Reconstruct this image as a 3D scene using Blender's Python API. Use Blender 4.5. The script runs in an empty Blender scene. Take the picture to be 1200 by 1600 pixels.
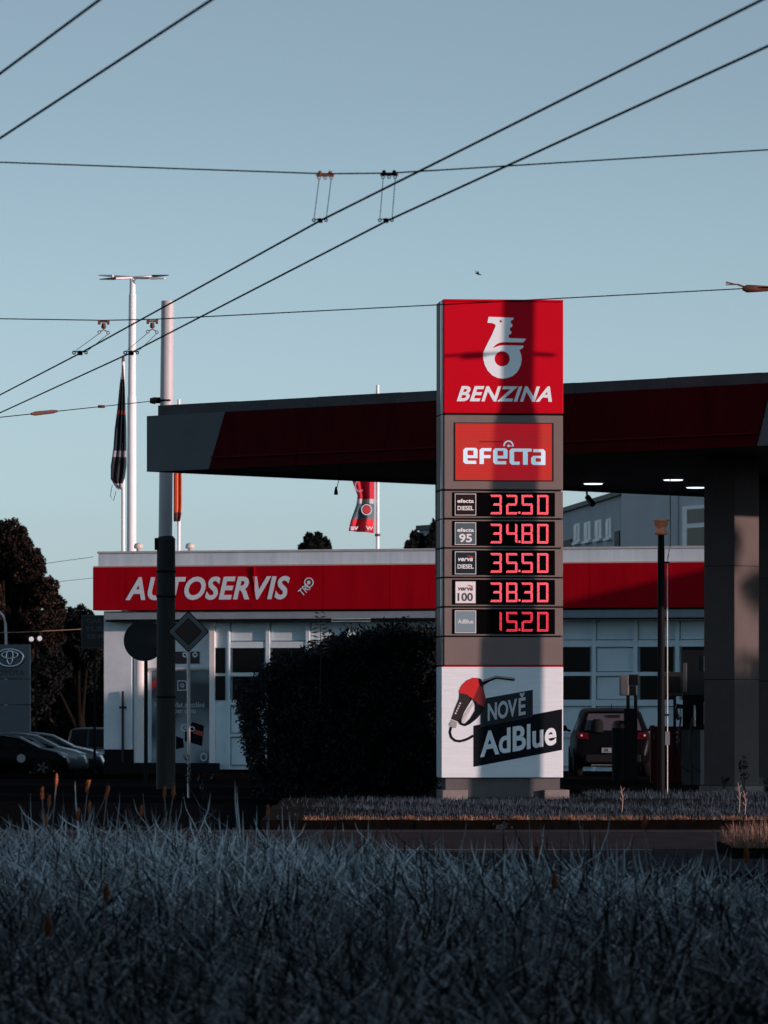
import bpy, math, random
import numpy as np
from mathutils import Vector, Matrix
random.seed(7); rng = np.random.default_rng(11)
R = math.radians
sc = bpy.context.scene
col = sc.collection
F = 8000.0; HY = 1090.0; EYE = 1.6            # focal length in photo pixels, horizon row, eye height
# ---------------------------------------------------------------- camera
cam = bpy.data.cameras.new('camera'); camo = bpy.data.objects.new('camera', cam); col.objects.link(camo)
camo.location = (0, 0, EYE); camo.rotation_euler = (R(90), 0, 0)
cam.sensor_fit = 'HORIZONTAL'; cam.sensor_width = 36; cam.lens = F/1200*36
cam.shift_y = (HY-800)/1200.0
cam.clip_start = .5; cam.clip_end = 6000
cam.dof.use_dof = True; cam.dof.focus_distance = 80; cam.dof.aperture_fstop = 9.0
sc.camera = camo
sc.render.resolution_x = 768; sc.render.resolution_y = 1024
# ---------------------------------------------------------------- light
SUN_EL = 6.5; SUN_AZ = 120.0                  # azimuth clockwise from +Y (view direction)
sd = Vector((math.sin(R(SUN_AZ))*math.cos(R(SUN_EL)), math.cos(R(SUN_AZ))*math.cos(R(SUN_EL)), math.sin(R(SUN_EL))))
sl = bpy.data.lights.new('sun', 'SUN'); sl.energy = 3.35; sl.angle = R(.5); sl.color = (1, .67, .60)
slo = bpy.data.objects.new('sun', sl); col.objects.link(slo)
slo.rotation_euler = sd.to_track_quat('Z', 'Y').to_euler(); slo.location = (60, -30, 40)
w = bpy.data.worlds.new('World'); sc.world = w; w.use_nodes = True
nt = w.node_tree; nt.nodes.clear()
sky = nt.nodes.new('ShaderNodeTexSky'); sky.sky_type = 'NISHITA'; sky.sun_disc = False
sky.sun_elevation = R(SUN_EL); sky.sun_rotation = R(SUN_AZ); sky.altitude = 200
sky.air_density = 1.0; sky.dust_density = .6; sky.ozone_density = 2.0
hs = nt.nodes.new('ShaderNodeHueSaturation'); hs.inputs['Saturation'].default_value = .29
mx = nt.nodes.new('ShaderNodeMix'); mx.data_type = 'RGBA'; mx.blend_type = 'MULTIPLY'
mx.inputs['Factor'].default_value = 1; mx.inputs['B'].default_value = (.715, .935, 1.15, 1)
bg = nt.nodes.new('ShaderNodeBackground'); bg.inputs['Strength'].default_value = .15
wo = nt.nodes.new('ShaderNodeOutputWorld')
nt.links.new(sky.outputs[0], hs.inputs['Color']); nt.links.new(hs.outputs[0], mx.inputs['A'])
tcw = nt.nodes.new('ShaderNodeTexCoord'); spx = nt.nodes.new('ShaderNodeSeparateXYZ'); mr = nt.nodes.new('ShaderNodeMapRange')   # paler air towards the horizon
mr.inputs['From Min'].default_value = .04; mr.inputs['From Max'].default_value = .15; mr.inputs['To Min'].default_value = 1.08; mr.inputs['To Max'].default_value = .71
vm = nt.nodes.new('ShaderNodeVectorMath'); vm.operation = 'SCALE'
nt.links.new(tcw.outputs['Generated'], spx.inputs[0]); nt.links.new(spx.outputs[2], mr.inputs['Value']); nt.links.new(mr.outputs[0], vm.inputs['Scale']); nt.links.new(mx.outputs['Result'], vm.inputs[0])
nt.links.new(vm.outputs[0], bg.inputs['Color']); nt.links.new(bg.outputs[0], wo.inputs['Surface'])
sc.view_settings.view_transform = 'Standard'; sc.view_settings.look = 'None'
sc.view_settings.exposure = .34; sc.view_settings.gamma = 1
sc.cycles.max_bounces = 6; sc.cycles.use_denoising = True; sc.cycles.caustics_reflective = False

# ---------------------------------------------------------------- materials
MATS = {}
def mat(name, c, rough=.6, metal=0, spec=.5, noise=0, nscale=4, bump=0, bscale=30, emit=None, estr=0, stretch=None, coat=0, alpha=1):
    if name in MATS: return MATS[name]
    m = bpy.data.materials.new(name); m.use_nodes = True; MATS[name] = m
    t = m.node_tree; b = t.nodes['Principled BSDF']
    b.inputs['Base Color'].default_value = (*c, 1); b.inputs['Roughness'].default_value = rough
    b.inputs['Metallic'].default_value = metal; b.inputs['Specular IOR Level'].default_value = spec
    b.inputs['Coat Weight'].default_value = coat
    if alpha < 1: b.inputs['Alpha'].default_value = alpha
    if emit: b.inputs['Emission Color'].default_value = (*emit, 1); b.inputs['Emission Strength'].default_value = estr
    tc = None
    if noise or bump:
        tc = t.nodes.new('ShaderNodeTexCoord'); mp = t.nodes.new('ShaderNodeMapping')
        t.links.new(tc.outputs['Object'], mp.inputs['Vector'])
        if stretch: mp.inputs['Scale'].default_value = stretch
    if noise:
        n = t.nodes.new('ShaderNodeTexNoise'); n.inputs['Scale'].default_value = nscale; n.inputs['Detail'].default_value = 6
        n.inputs['Roughness'].default_value = .65
        r = t.nodes.new('ShaderNodeValToRGB'); r.color_ramp.elements[0].position = .3; r.color_ramp.elements[1].position = .7
        r.color_ramp.elements[0].color = (*[max(0, v*(1-noise)) for v in c], 1)
        r.color_ramp.elements[1].color = (*[min(1, v*(1+noise*.6)) for v in c], 1)
        t.links.new(mp.outputs[0], n.inputs['Vector']); t.links.new(n.outputs['Fac'], r.inputs[0]); t.links.new(r.outputs[0], b.inputs['Base Color'])
    if bump:
        n2 = t.nodes.new('ShaderNodeTexNoise'); n2.inputs['Scale'].default_value = bscale; n2.inputs['Detail'].default_value = 4
        bp = t.nodes.new('ShaderNodeBump'); bp.inputs['Strength'].default_value = bump; bp.inputs['Distance'].default_value = .02
        t.links.new(mp.outputs[0], n2.inputs['Vector']); t.links.new(n2.outputs['Fac'], bp.inputs['Height']); t.links.new(bp.outputs[0], b.inputs['Normal'])
    return m
def leafmat(name, c0, c1, rough=.45, spec=.4, c2=None, transl=0):
    """colour varies from leaf to leaf through the 'rnd' attribute"""
    if name in MATS: return MATS[name]
    m = bpy.data.materials.new(name); m.use_nodes = True; MATS[name] = m
    t = m.node_tree; b = t.nodes['Principled BSDF']
    a = t.nodes.new('ShaderNodeAttribute'); a.attribute_name = 'rnd'
    r = t.nodes.new('ShaderNodeValToRGB'); r.color_ramp.elements[0].color = (*c0, 1); r.color_ramp.elements[1].color = (*c1, 1)
    if c2:
        e = r.color_ramp.elements.new(.86); e.color = (*c1, 1); r.color_ramp.elements[-1].color = (*c2, 1)
    t.links.new(a.outputs['Fac'], r.inputs[0]); t.links.new(r.outputs[0], b.inputs['Base Color'])
    b.inputs['Roughness'].default_value = rough; b.inputs['Specular IOR Level'].default_value = spec
    return m

WHITE = mat('white_paint', (.86, .87, .87), .55, noise=.10, nscale=.7)
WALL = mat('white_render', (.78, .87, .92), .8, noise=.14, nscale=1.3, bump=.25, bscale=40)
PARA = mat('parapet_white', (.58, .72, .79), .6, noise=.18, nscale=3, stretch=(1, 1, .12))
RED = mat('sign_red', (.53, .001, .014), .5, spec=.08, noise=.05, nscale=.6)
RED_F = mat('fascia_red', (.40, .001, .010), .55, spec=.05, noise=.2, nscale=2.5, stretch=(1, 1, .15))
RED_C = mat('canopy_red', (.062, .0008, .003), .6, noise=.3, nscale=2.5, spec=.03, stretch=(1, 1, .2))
GREY_P = mat('pylon_grey', (.19, .16, .155), .6, noise=.08, nscale=2, spec=.08)
GREY_C = mat('canopy_grey', (.125, .135, .150), .6, noise=.12, nscale=1.5, spec=.1)
GREY_T = mat('parapet_grey', (.07, .074, .08), .6, noise=.3, nscale=2, spec=.2)
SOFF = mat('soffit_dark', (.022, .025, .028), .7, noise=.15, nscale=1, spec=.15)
BLACK = mat('black_plastic', (.006, .007, .008), .45, spec=.3)
BLACKM = mat('black_matt', (.010, .012, .014), .8, spec=.1)
CHROME = mat('brushed_metal', (.55, .52, .50), .28, metal=1, bump=.1, bscale=60)
GALV = mat('galvanised_steel', (.62, .60, .60), .45, metal=.35, noise=.12, nscale=5)
POLEG = mat('pole_grey_paint', (.52, .51, .53), .5, noise=.12, nscale=3, stretch=(1, 1, .2))
POLED = mat('pole_dark_grey', (.034, .037, .040), .7, noise=.25, nscale=5, stretch=(1, 1, .3), spec=.2)
CONC = mat('concrete', (.22, .20, .195), .9, noise=.18, nscale=6, bump=.3)
COLM = mat('column_grey', (.105, .092, .092), .7, noise=.12, nscale=3, spec=.2)
ASPH = mat('asphalt', (.055, .048, .050), .9, noise=.4, nscale=3, bump=.5, bscale=80, spec=0)
FORE = mat('forecourt_asphalt', (.010, .010, .011), .95, noise=.4, nscale=1.5, spec=0)
SOIL = mat('soil', (.012, .012, .011), .95, noise=.5, nscale=2, spec=0)
KERB = mat('kerb_stone', (.006, .005, .005), .9, noise=.5, nscale=5, bump=.4, spec=0)
GLASS = mat('dark_glass', (.003, .004, .005), .15, spec=.12)
WIRE = mat('wire_black', (.003, .004, .005), .8, spec=0)
RUST = mat('rusty_fitting', (.14, .05, .028), .65, noise=.4, nscale=20)
COPPER = mat('copper_cap', (.85, .34, .17), .35, metal=0)
ASH = mat('dark_text', (.03, .04, .055), .5)

# ---------------------------------------------------------------- mesh helpers
class MB:
    def __init__(s): s.v = []; s.f = []; s.sm = []
    def add(s, vs, fs, smooth=False):
        n = len(s.v); s.v += [tuple(v) for v in vs]; s.f += [tuple(i+n for i in f) for f in fs]; s.sm += [smooth]*len(fs); return s
    def box(s, x0, x1, y0, y1, z0, z1, M=None):
        vs = [Vector(p) for p in ((x0,y0,z0),(x1,y0,z0),(x1,y1,z0),(x0,y1,z0),(x0,y0,z1),(x1,y0,z1),(x1,y1,z1),(x0,y1,z1))]
        if M: vs = [M @ v for v in vs]
        return s.add(vs, [(0,3,2,1),(4,5,6,7),(0,1,5,4),(1,2,6,5),(2,3,7,6),(3,0,4,7)])
    def tube(s, pts, rad, n=10, cap=True, smooth=True):
        pts = [Vector(p) for p in pts]; rads = rad if isinstance(rad, (list, tuple)) else [rad]*len(pts)
        vs = []; fs = []
        for i, p in enumerate(pts):
            d = (pts[min(i+1, len(pts)-1)]-pts[max(i-1, 0)]); d = d.normalized() if d.length > 1e-9 else Vector((0,0,1))
            u = d.cross(Vector((0, 0, 1)) if abs(d.z) < .95 else Vector((0, 1, 0))).normalized(); v = d.cross(u)
            for k in range(n):
                a = 2*math.pi*k/n; vs.append(p+rads[i]*(math.cos(a)*u+math.sin(a)*v))
        for i in range(len(pts)-1):
            for k in range(n): a = i*n+k; b = i*n+(k+1) % n; fs.append((a, a+n, b+n, b))
        s.add(vs, fs, smooth)
        if cap: s.add(vs[:n], [tuple(range(n))]); s.add(vs[-n:], [tuple(range(n))[::-1]])
        return s
    def lathe(s, prof, n=20, c=(0,0,0)):          # prof: (r,z) up the axis
        vs = []; fs = []
        for r, z in prof:
            for k in range(n): a = 2*math.pi*k/n; vs.append((c[0]+r*math.cos(a), c[1]+r*math.sin(a), c[2]+z))
        for i in range(len(prof)-1):
            for k in range(n): a = i*n+k; b = i*n+(k+1) % n; fs.append((a, b, b+n, a+n))
        s.add(vs, fs, True); m = len(prof)
        s.add(vs[:n], [tuple(range(n))[::-1]]); s.add(vs[(m-1)*n:], [tuple(range(n))]); return s
    def prism(s, poly, y0, y1):                   # poly in (x,z), extruded along y (y0 is the front)
        n = len(poly)
        ar = sum(poly[i][0]*poly[(i+1) % n][1]-poly[(i+1) % n][0]*poly[i][1] for i in range(n))
        if ar < 0: poly = poly[::-1]
        vs = [(x, y0, z) for x, z in poly]+[(x, y1, z) for x, z in poly]
        return s.add(vs, [tuple(range(n)), tuple(range(n, 2*n))[::-1]]+[(i, i+n, (i+1) % n+n, (i+1) % n) for i in range(n)])
    def mesh(s, name):
        me = bpy.data.meshes.new(name); me.from_pydata(s.v, [], s.f)
        me.polygons.foreach_set('use_smooth', s.sm); me.update(); return me

def link(name, me, m, parent=None, loc=(0,0,0), rz=0, bevel=0):
    o = bpy.data.objects.new(name, me); col.objects.link(o)
    if m: me.materials.append(m)
    o.location = loc; o.rotation_euler = (0, 0, rz)
    if parent: o.parent = parent
    if bevel:
        b = o.modifiers.new('bevel', 'BEVEL'); b.width = bevel; b.segments = 2; b.limit_method = 'ANGLE'; b.angle_limit = R(50)
    return o
def part(name, mb, m, parent, bevel=0, label=None, loc=(0,0,0)):
    o = link(name, mb.mesh(name), m, parent, loc=loc, bevel=bevel)
    if label: o['label'] = label
    return o
def tag(o, label, cat, group=None):
    o['label'] = label; o['category'] = cat
    if group: o['group'] = group
    return o
def thing(name, label, cat, loc=(0,0,0), rz=0, group=None):
    o = bpy.data.objects.new(name, None); col.objects.link(o); o.location = loc; o.rotation_euler = (0, 0, rz); o.empty_display_size = .3
    return tag(o, label, cat, group)
def solo(name, mb, m, label, cat, group=None, loc=(0,0,0), rz=0, bevel=0):
    return tag(link(name, mb.mesh(name), m, loc=loc, rz=rz, bevel=bevel), label, cat, group)
def struct(name, mb, m):
    o = link(name, mb.mesh(name), m); o['kind'] = 'structure'; return o
def copy_tree(o, parent=None):
    c = o.copy(); col.objects.link(c); c.parent = parent
    for ch in list(o.children): copy_tree(ch, c)
    return c

def P(x, y, Y):                                   # photo pixel at real distance Y
    return Vector(((x-600)/F*Y, Y, EYE+(HY-y)/F*Y))
class Frame:                                      # upright plane through o turned by ang: photo pixel -> (u, z)
    def __init__(s, ox, oy, ang): s.o = (ox, oy); s.a = ang; s.c = math.cos(ang); s.s = math.sin(ang)
    def uz(s, x, y, yo=0):
        k = (x-600)/F; ox, oy = s.o
        u = (k*(oy+yo*s.c)-(ox-yo*s.s))/(s.c-k*s.s)
        return u, EYE+(HY-y)/F*(oy+u*s.s+yo*s.c)
    def u(s, x, yo=0): return s.uz(x, 0, yo)[0]

def flatmesh(loops, thick):                       # filled outline with holes in (x,z); thickness goes from y=0 to y=-thick
    cu = bpy.data.curves.new('c', 'CURVE'); cu.dimensions = '2D'; cu.fill_mode = 'BOTH' if thick else 'FRONT'
    cu.extrude = thick/2
    for lp in loops:
        sp = cu.splines.new('POLY'); sp.points.add(len(lp)-1); sp.use_cyclic_u = True
        for i, p in enumerate(lp): sp.points[i].co = (p[0], p[1], 0, 1)
    return curve2mesh(cu, thick)
def curve2mesh(cu, thick):
    o = bpy.data.objects.new('t', cu); col.objects.link(o)
    dg = bpy.context.evaluated_depsgraph_get(); me = bpy.data.meshes.new_from_object(o.evaluated_get(dg))
    n = len(me.vertices); a = np.empty(n*3, np.float32); me.vertices.foreach_get('co', a); a = a.reshape(-1, 3)
    bpy.data.objects.remove(o); bpy.data.curves.remove(cu)
    me['v'] = 0
    b = np.stack([a[:, 0], -(a[:, 2]+thick/2), a[:, 1]], 1)
    me.vertices.foreach_set('co', b.ravel()); me.update(); return me
def textmesh(s, box, thick=.004, shear=0, bold=0, skew=0, sp=1.0):
    """text stretched into box (x0,x1,z0,z1)"""
    cu = bpy.data.curves.new('t', 'FONT'); cu.body = s; cu.shear = shear; cu.offset = bold; cu.extrude = thick/2; cu.space_character = sp
    cu.resolution_u = 4
    me = curve2mesh(cu, thick); n = len(me.vertices); a = np.empty(n*3, np.float32); me.vertices.foreach_get('co', a); a = a.reshape(-1, 3)
    x0, x1, z0, z1 = box
    mn = a.min(0); mxx = a.max(0)
    a[:, 0] = x0+(a[:, 0]-mn[0])/(mxx[0]-mn[0])*(x1-x0); a[:, 2] = z0+(a[:, 2]-mn[2])/(mxx[2]-mn[2])*(z1-z0)
    a[:, 2] += skew*(a[:, 0]-x0)
    me.vertices.foreach_set('co', a.ravel()); me.update(); return me
def putflat(name, me, m, parent, y=0, label=None):
    me.name = name; o = link(name, me, m, parent, loc=(0, y, 0))
    if label: o['label'] = label
    return o
def circ(cx, cz, r, n=24, rev=False):
    p = [(cx+r*math.cos(2*math.pi*k/n), cz+r*math.sin(2*math.pi*k/n)) for k in range(n)]
    return p[::-1] if rev else p
def stroke(pts, wd):                               # thick open polyline outline
    L = []; Rr = []
    for i, p in enumerate(pts):
        a = pts[max(i-1, 0)]; b = pts[min(i+1, len(pts)-1)]; dx = b[0]-a[0]; dz = b[1]-a[1]; l = math.hypot(dx, dz) or 1
        L.append((p[0]-dz/l*wd/2, p[1]+dx/l*wd/2)); Rr.append((p[0]+dz/l*wd/2, p[1]-dx/l*wd/2))
    return L+Rr[::-1]

def quads(name, C, U, V, m, parent=None, rnd=None, tri=False):
    """many small leaf faces: centres C, half axes U (long) and V (short)"""
    n = len(C); co = np.empty((n, 4, 3), np.float32)
    co[:, 0] = C-U; co[:, 1] = C+V*.9-U*.1; co[:, 2] = C+U; co[:, 3] = C-V*.9-U*.1
    me = bpy.data.meshes.new(name); me.vertices.add(4*n); me.vertices.foreach_set('co', co.ravel())
    me.loops.add(4*n); me.loops.foreach_set('vertex_index', np.arange(4*n, dtype=np.int32))
    me.polygons.add(n); me.polygons.foreach_set('loop_start', np.arange(0, 4*n, 4, dtype=np.int32))
    me.update(calc_edges=True)
    at = me.attributes.new('rnd', 'FLOAT', 'POINT'); r = rng.random(n) if rnd is None else rnd
    at.data.foreach_set('value', np.repeat(r, 4).astype(np.float32))
    return link(name, me, m, parent)
def rvec(n):
    v = rng.normal(size=(n, 3)); return v/np.linalg.norm(v, axis=1, keepdims=True)
def leaves(name, C, size, m, parent=None, asp=.5, clumpy=None):
    n = len(C); U = rvec(n); W = rvec(n); V = np.cross(U, W); V /= np.linalg.norm(V, axis=1, keepdims=True)
    s = size*rng.uniform(.6, 1.4, (n, 1))
    r = rng.random(n)
    return quads(name, C, U*s, V*s*asp, m, parent, r)
def blobpoints(blobs, n):
    vol = np.array([b[3]*b[4]*b[5] for b in blobs])**(2/3); pr = vol/vol.sum(); out = []
    for b, p in zip(blobs, pr):
        k = int(n*p)+1; d = rvec(k); r = rng.random((k, 1))**.35
        r *= 1+.16*np.sin(7*d[:, :1]+3*b[0])*np.cos(6*d[:, 2:]+b[1])
        out.append(np.array(b[:3])+d*r*np.array(b[3:6]))
    return np.concatenate(out)
def tree(name, label, x, y, base, h, blobs, n, leaf, m, trunk_r=.2, group=None, sprout=1):
    """blobs relative to the tree's foot: (dx,dy,z,rx,ry,rz)"""
    t = thing(name, label, 'tree', (x, y, base), 0, group)
    mb = MB(); mb.tube([(0, 0, -.3), (.05, 0, h*.3), (-.05, .05, h*.6), (0, 0, h*.85)], [trunk_r, trunk_r*.75, trunk_r*.5, trunk_r*.15], 8)
    for b in blobs:
        s = random.uniform(.25, .5)*h
        mb.tube([(0, 0, s), (b[0]*.5, b[1]*.5, (s+b[2])/2+.1), (b[0], b[1], b[2])], [trunk_r*.4, trunk_r*.25, trunk_r*.08], 6)
    part('trunk', mb, BARK, t)
    o = leaves('crown', blobpoints(blobs, n), leaf, m, t); return t
BARK = mat('bark', (.014, .011, .010), .9, noise=.4, nscale=6, spec=0)

# ================================================================ SETTING
def gz(x, y):                                      # terrain height
    z = 0.0
    if y > 108: z -= .0148*(y-108)*max(0, min(1, (-6.0-x)/1.2+0))*(1 if y < 240 else 240-108)/(1 if y < 240 else max(y-108, 1)) if x < -6.0 else 0
    return z
def sheet(name, xs, ys, m, dz=0, fz=None):
    vs = [(x, y, (fz or gz)(x, y)+dz) for y in ys for x in xs]; nx = len(xs)
    fs = [(j*nx+i, j*nx+i+1, (j+1)*nx+i+1, (j+1)*nx+i) for j in range(len(ys)-1) for i in range(nx-1)]
    mb = MB(); mb.add(vs, fs); return struct(name, mb, m)
def mz(x, y): return float(np.interp(y, [28, 43], [0, 1]))*float(np.interp(x, [-3.5, 0, 3.2], [.15, .07, .0]))
def ground_z(x, y):
    z = gz(x, y)-.11
    if y < 49.2: z = mz(x, y) if y < 47 else mz(x, 47)*(49.2-y)/2.2-.11*(y-47)/2.2
    return z
gx = [-3000, -400, -60, -30, -14, -9, -7.4, -7.2, -6.6, -6.0, -3.5, -1.7, 0, 1.6, 3.2, 6, 14, 30, 80, 400, 3000]
gy = [-3000, -200, 0, 10, 20, 28, 33, 38, 43, 47, 49.19, 49.3, 60, 100, 108, 114, 122, 140, 170, 200, 240, 400, 1000, 4000]
sheet('ground', gx, gy, SOIL, 0, ground_z)
# main road: runs across, far kerb at Y ~ 66
sheet('road', [-200, -40, -10, 0, 10, 40, 200], [49.2, 55, 60, 66.2], ASPH, 0, lambda x, y: -.105)
mb = MB()
for x0 in np.arange(-60, 60, 6.0): mb.add([(x0, 57.2, -.1), (x0+3, 57.2, -.1), (x0+3, 57.34, -.1), (x0, 57.34, -.1)], [(0, 1, 2, 3)])
for x0 in (-90, 0): mb.add([(x0, 65.2, -.1), (x0+90, 65.2, -.1), (x0+90, 65.27, -.1), (x0, 65.27, -.1)], [(0, 1, 2, 3)])
struct('road_markings', mb, mat('road_paint', (.42, .42, .43), .8, noise=.5, nscale=4))
# kerb along the verge (right of the driveway mouth)
mb = MB()
for i in range(44): mb.box(-1.6+i*1.0, -1.6+i*1.0+.985, 66.2+.004*(i % 3), 66.42+.004*(i % 3), -.2, .012+.006*(i % 2))
struct('kerb', mb, KERB)
def verge_z(x, y):
    return .0+.05*math.sin(min(max((y-66.4)/14, 0), 1)*math.pi)*(.5+.5*math.sin(x*1.7+y))+(.06 if y > 76 and x > 3.2 else 0)
sheet('verge', list(np.linspace(-1.6, 26, 40)), list(np.linspace(66.42, 83.5, 18)), mat('verge_soil', (.03, .027, .025), .95, noise=.5, nscale=3, spec=0), 0, verge_z)
sheet('driveway', [-60, -12, -1.75], [66.25, 75, 100, 107.5], FORE, 0, lambda x, y: -.104)
sheet('forecourt', [-1.75, 2, 6, 12, 40], [83.52, 90, 100, 113], FORE, 0, lambda x, y: -.05)
mb = MB(); mb.box(-60, -1.7, 107.2, 107.42, -.2, .0); struct('far_kerb', mb, KERB)

# ================================================================ PRICE PYLON
PF = Frame(*(P(693, 0, 80).x, 80.0), R(6))
pyl = thing('price_pylon', 'tall red and grey fuel price pylon with glowing red digits on the grass verge', 'sign', (PF.o[0], 80, 0), R(6))
U = lambda x: (x-693)*.01008
Z = lambda y: EYE+(HY-y)*.01
def pbox(name, x0, x1, y0, y1, d0, d1, m, parent=pyl, bevel=0, label=None):
    mb = MB(); mb.box(U(x0), U(x1), d0, d1, Z(y1), Z(y0)); return part(name, mb, m, parent, bevel, label)
pbox('core', 696, 877, 469, 1216, .03, .70, BLACKM)
top = pbox('logo_panel', 693.4, 880, 471, 645.5, -.03, .73, RED, bevel=.008)
pbox('top_cap', 692.5, 880, 467.5, 470.5, -.045, .745, RED, bevel=.006)
# chromed corner trims on the left flank
for y0, y1 in ((470, 646), (648, 764), (767, 810), (812, 855), (858, 901), (904, 947), (950, 993), (996, 1039)):
    mb = MB(); mb.box(-.035, -.002, .02, .10, Z(y1), Z(y0)); part('corner_trim', mb, CHROME, pyl)
    mb = MB(); mb.box(-.03, .0, .14, .70, Z(y1), Z(y0)); part('side_panel', mb, GREY_P, pyl)
led = pbox('display_frame', 694, 879.5, 648.5, 764.3, -.02, .6, GREY_P, bevel=.006)
rows = [(767.2, 809), (812, 855), (857.6, 901), (903.6, 947), (949.6, 993)]
# logo: bird-headed figure
def L1(pts): return [(U(725+u/9.6), Z(480+v/9.6)) for u, v in pts]
body = [(365,140),(740,152),(733,182),(708,188),(694,212),(702,238),(722,250),(722,278),(712,290),(690,302),(680,325),(690,350),(708,360),(708,385),(695,398),(670,408),(662,430),(670,450),(690,460),(928,465),(905,497),(880,522),(600,520),(540,526),(490,547),(450,580),(428,612),(470,594),(520,576),(580,566),(640,566),(892,570),(882,596),(865,615),(825,635),(845,680),(858,730),(860,780),(850,850),(825,915),(785,975),(720,1030),(640,1060),(570,1067),(500,1058),(420,1020),(350,950),(305,860),(283,770),(281,715),(290,665),(310,620),(360,520),(420,400),(470,280),(466,262),(450,248),(420,236),(345,230)]
hole = [(568+114*math.cos(a), 770+114*math.sin(a)) for a in np.linspace(0, 2*math.pi, 29)[:-1]]
eye = [(545+18*math.cos(a), 208+18*math.sin(a)) for a in np.linspace(0, 2*math.pi, 13)[:-1]]
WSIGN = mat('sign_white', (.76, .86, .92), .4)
putflat('emblem', flatmesh([L1(body), L1(hole), L1(eye)], .006), WSIGN, pyl, -.031)
putflat('brand_lettering', textmesh('BENZINA', (U(713), U(862), Z(627), Z(603)), .006, shear=.32, bold=.030, sp=1.08), WSIGN, pyl, -.031)
# LED display
LEDR = mat('led_red', (.26, .04, .018), .6, spec=.1, emit=(.40, .0, .022), estr=.62)
t = LEDR.node_tree; b = t.nodes['Principled BSDF']       # fine horizontal LED rows
tc = t.nodes.new('ShaderNodeTexCoord'); wv = t.nodes.new('ShaderNodeTexWave'); wv.bands_direction = 'Z'; wv.inputs['Scale'].default_value = 9; wv.inputs['Distortion'].default_value = .4
cr = t.nodes.new('ShaderNodeValToRGB'); cr.color_ramp.elements[0].color = (.27, 0, .012, 1); cr.color_ramp.elements[1].color = (.44, .003, .020, 1)
t.links.new(tc.outputs['Object'], wv.inputs['Vector']); t.links.new(wv.outputs['Fac'], cr.inputs[0]); t.links.new(cr.outputs[0], b.inputs['Emission Color'])
pbox('display_bezel', 709.5, 864.8, 660, 751.5, -.030, -.018, BLACK)
scr = pbox('led_screen', 711, 862, 661.5, 750, -.036, -.0302, LEDR)
def L2(pts): return [(U(700+u/6.667), Z(655+v/6.667)) for u, v in pts]
e = [(178,298),(285,298),(305,318),(305,405),(200,405),(200,432),(290,432),(292,465),(178,465),(155,445),(155,320)]; eh = [(200,325),(262,325),(262,375),(200,375)]
sh = lambda pts, d: [(a+d, c+3) for a, c in pts]
Ff = [(345,300),(450,300),(445,332),(370,332),(370,372),(440,372),(440,405),(370,405),(370,466),(325,466),(325,320)]
cT = [(660,303),(868,303),(868,335),(828,335),(828,472),(778,472),(778,335),(685,335),(685,440),(745,440),(742,472),(660,472),(638,450),(638,325)]
aa = [(885,308),(990,308),(1012,330),(1012,473),(885,473),(863,455),(863,400),(885,378),(968,378),(968,340),(885,340)]; ah = [(910,402),(965,402),(965,440),(910,440)]
arc = stroke([(627+46*math.cos(R(a)), 272-46*math.sin(R(a))) for a in range(-8, 189, 14)][::1], 15)
LEDW = mat('led_white', (.5, .55, .6), .5, emit=(.30, .50, .60), estr=.62)
for nm, lp in (('led_letter', [e, eh]), ('led_letter', [Ff]), ('led_letter', [sh(e, 312), sh(eh, 312)]), ('led_letter', [cT]), ('led_letter', [aa, ah]), ('led_dial', [arc]), ('led_dial', [[(627+13*math.cos(k), 275+13*math.sin(k)) for k in np.linspace(.3, 6.0, 12)]+[(678, 281), (678, 275)]])):
    putflat(nm, flatmesh([L2(q) for q in lp], .003), LEDW, pyl, -.0365)
mb = MB(); mb.box(U(748), U(785), -.0385, -.0365, Z(690.6), Z(689.4)); part('dead_led_row', mb, BLACK, pyl)
# price rows
DIG = mat('digit_red', (.30, .02, .03), .5, emit=(1.0, .10, .14), estr=1.15)
DIGM = mat('digit_red_dim', (.25, .01, .02), .5, emit=(.85, .035, .07), estr=1.0)
SEG = {'0': 'abcdef', '1': 'bc', '2': 'abged', '3': 'abgcd', '4': 'fgbc', '5': 'afgcd', '8': 'abcdefg'}
def digit(ch, x0, ztop, m, parent):
    W, H = .160, .290; p = .0215
    mb = MB(); pts = set()
    nv = 13; nh = 8
    def dots(ax, az, bx, bz, n, ox, oz):
        for k in range(n):
            f = k/(n-1)
            for q in (0, 1): pts.add((round(ax+(bx-ax)*f+ox*q+(oz and .5*p*q), 4), round(az+(bz-az)*f+oz*q+(ox and .5*p*q), 4)))
    segs = SEG[ch]
    i = .019
    h = W
    if 'a' in segs: dots(0, H, W-.01, H, nh, 0, -i)
    if 'd' in segs: dots(0, 0, W-.01, 0, nh, 0, i)
    if 'g' in segs: dots(.014 if ch != '3' else .04, H/2-.008, W-.02, H/2-.008, nh-1, 0, i)
    if 'f' in segs: dots(0, H/2+.012, 0, H-.012, 7, i, 0)
    if 'e' in segs: dots(0, .012, 0, H/2-.012, 7, i, 0)
    if 'b' in segs: dots(W, H/2+.012, W, H-.012, 7, -i, 0)
    if 'c' in segs: dots(W, .012, W, H/2-.012, 7, -i, 0)
    kept = []
    for q in sorted(pts):
        if all((q[0]-k[0])**2+(q[1]-k[1])**2 > .011**2 for k in kept): kept.append(q)
    for (dx, dz) in kept:
        c = (x0+dx, ztop-H+dz-.0)
        mb.add([(c[0]+.0098*math.cos(a), -.026, c[1]+.0098*math.sin(a)) for a in np.linspace(0, 2*math.pi, 7)[:-1]], [(0, 1, 2, 3, 4, 5)])
    part('price_digit', mb, m, parent)
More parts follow.
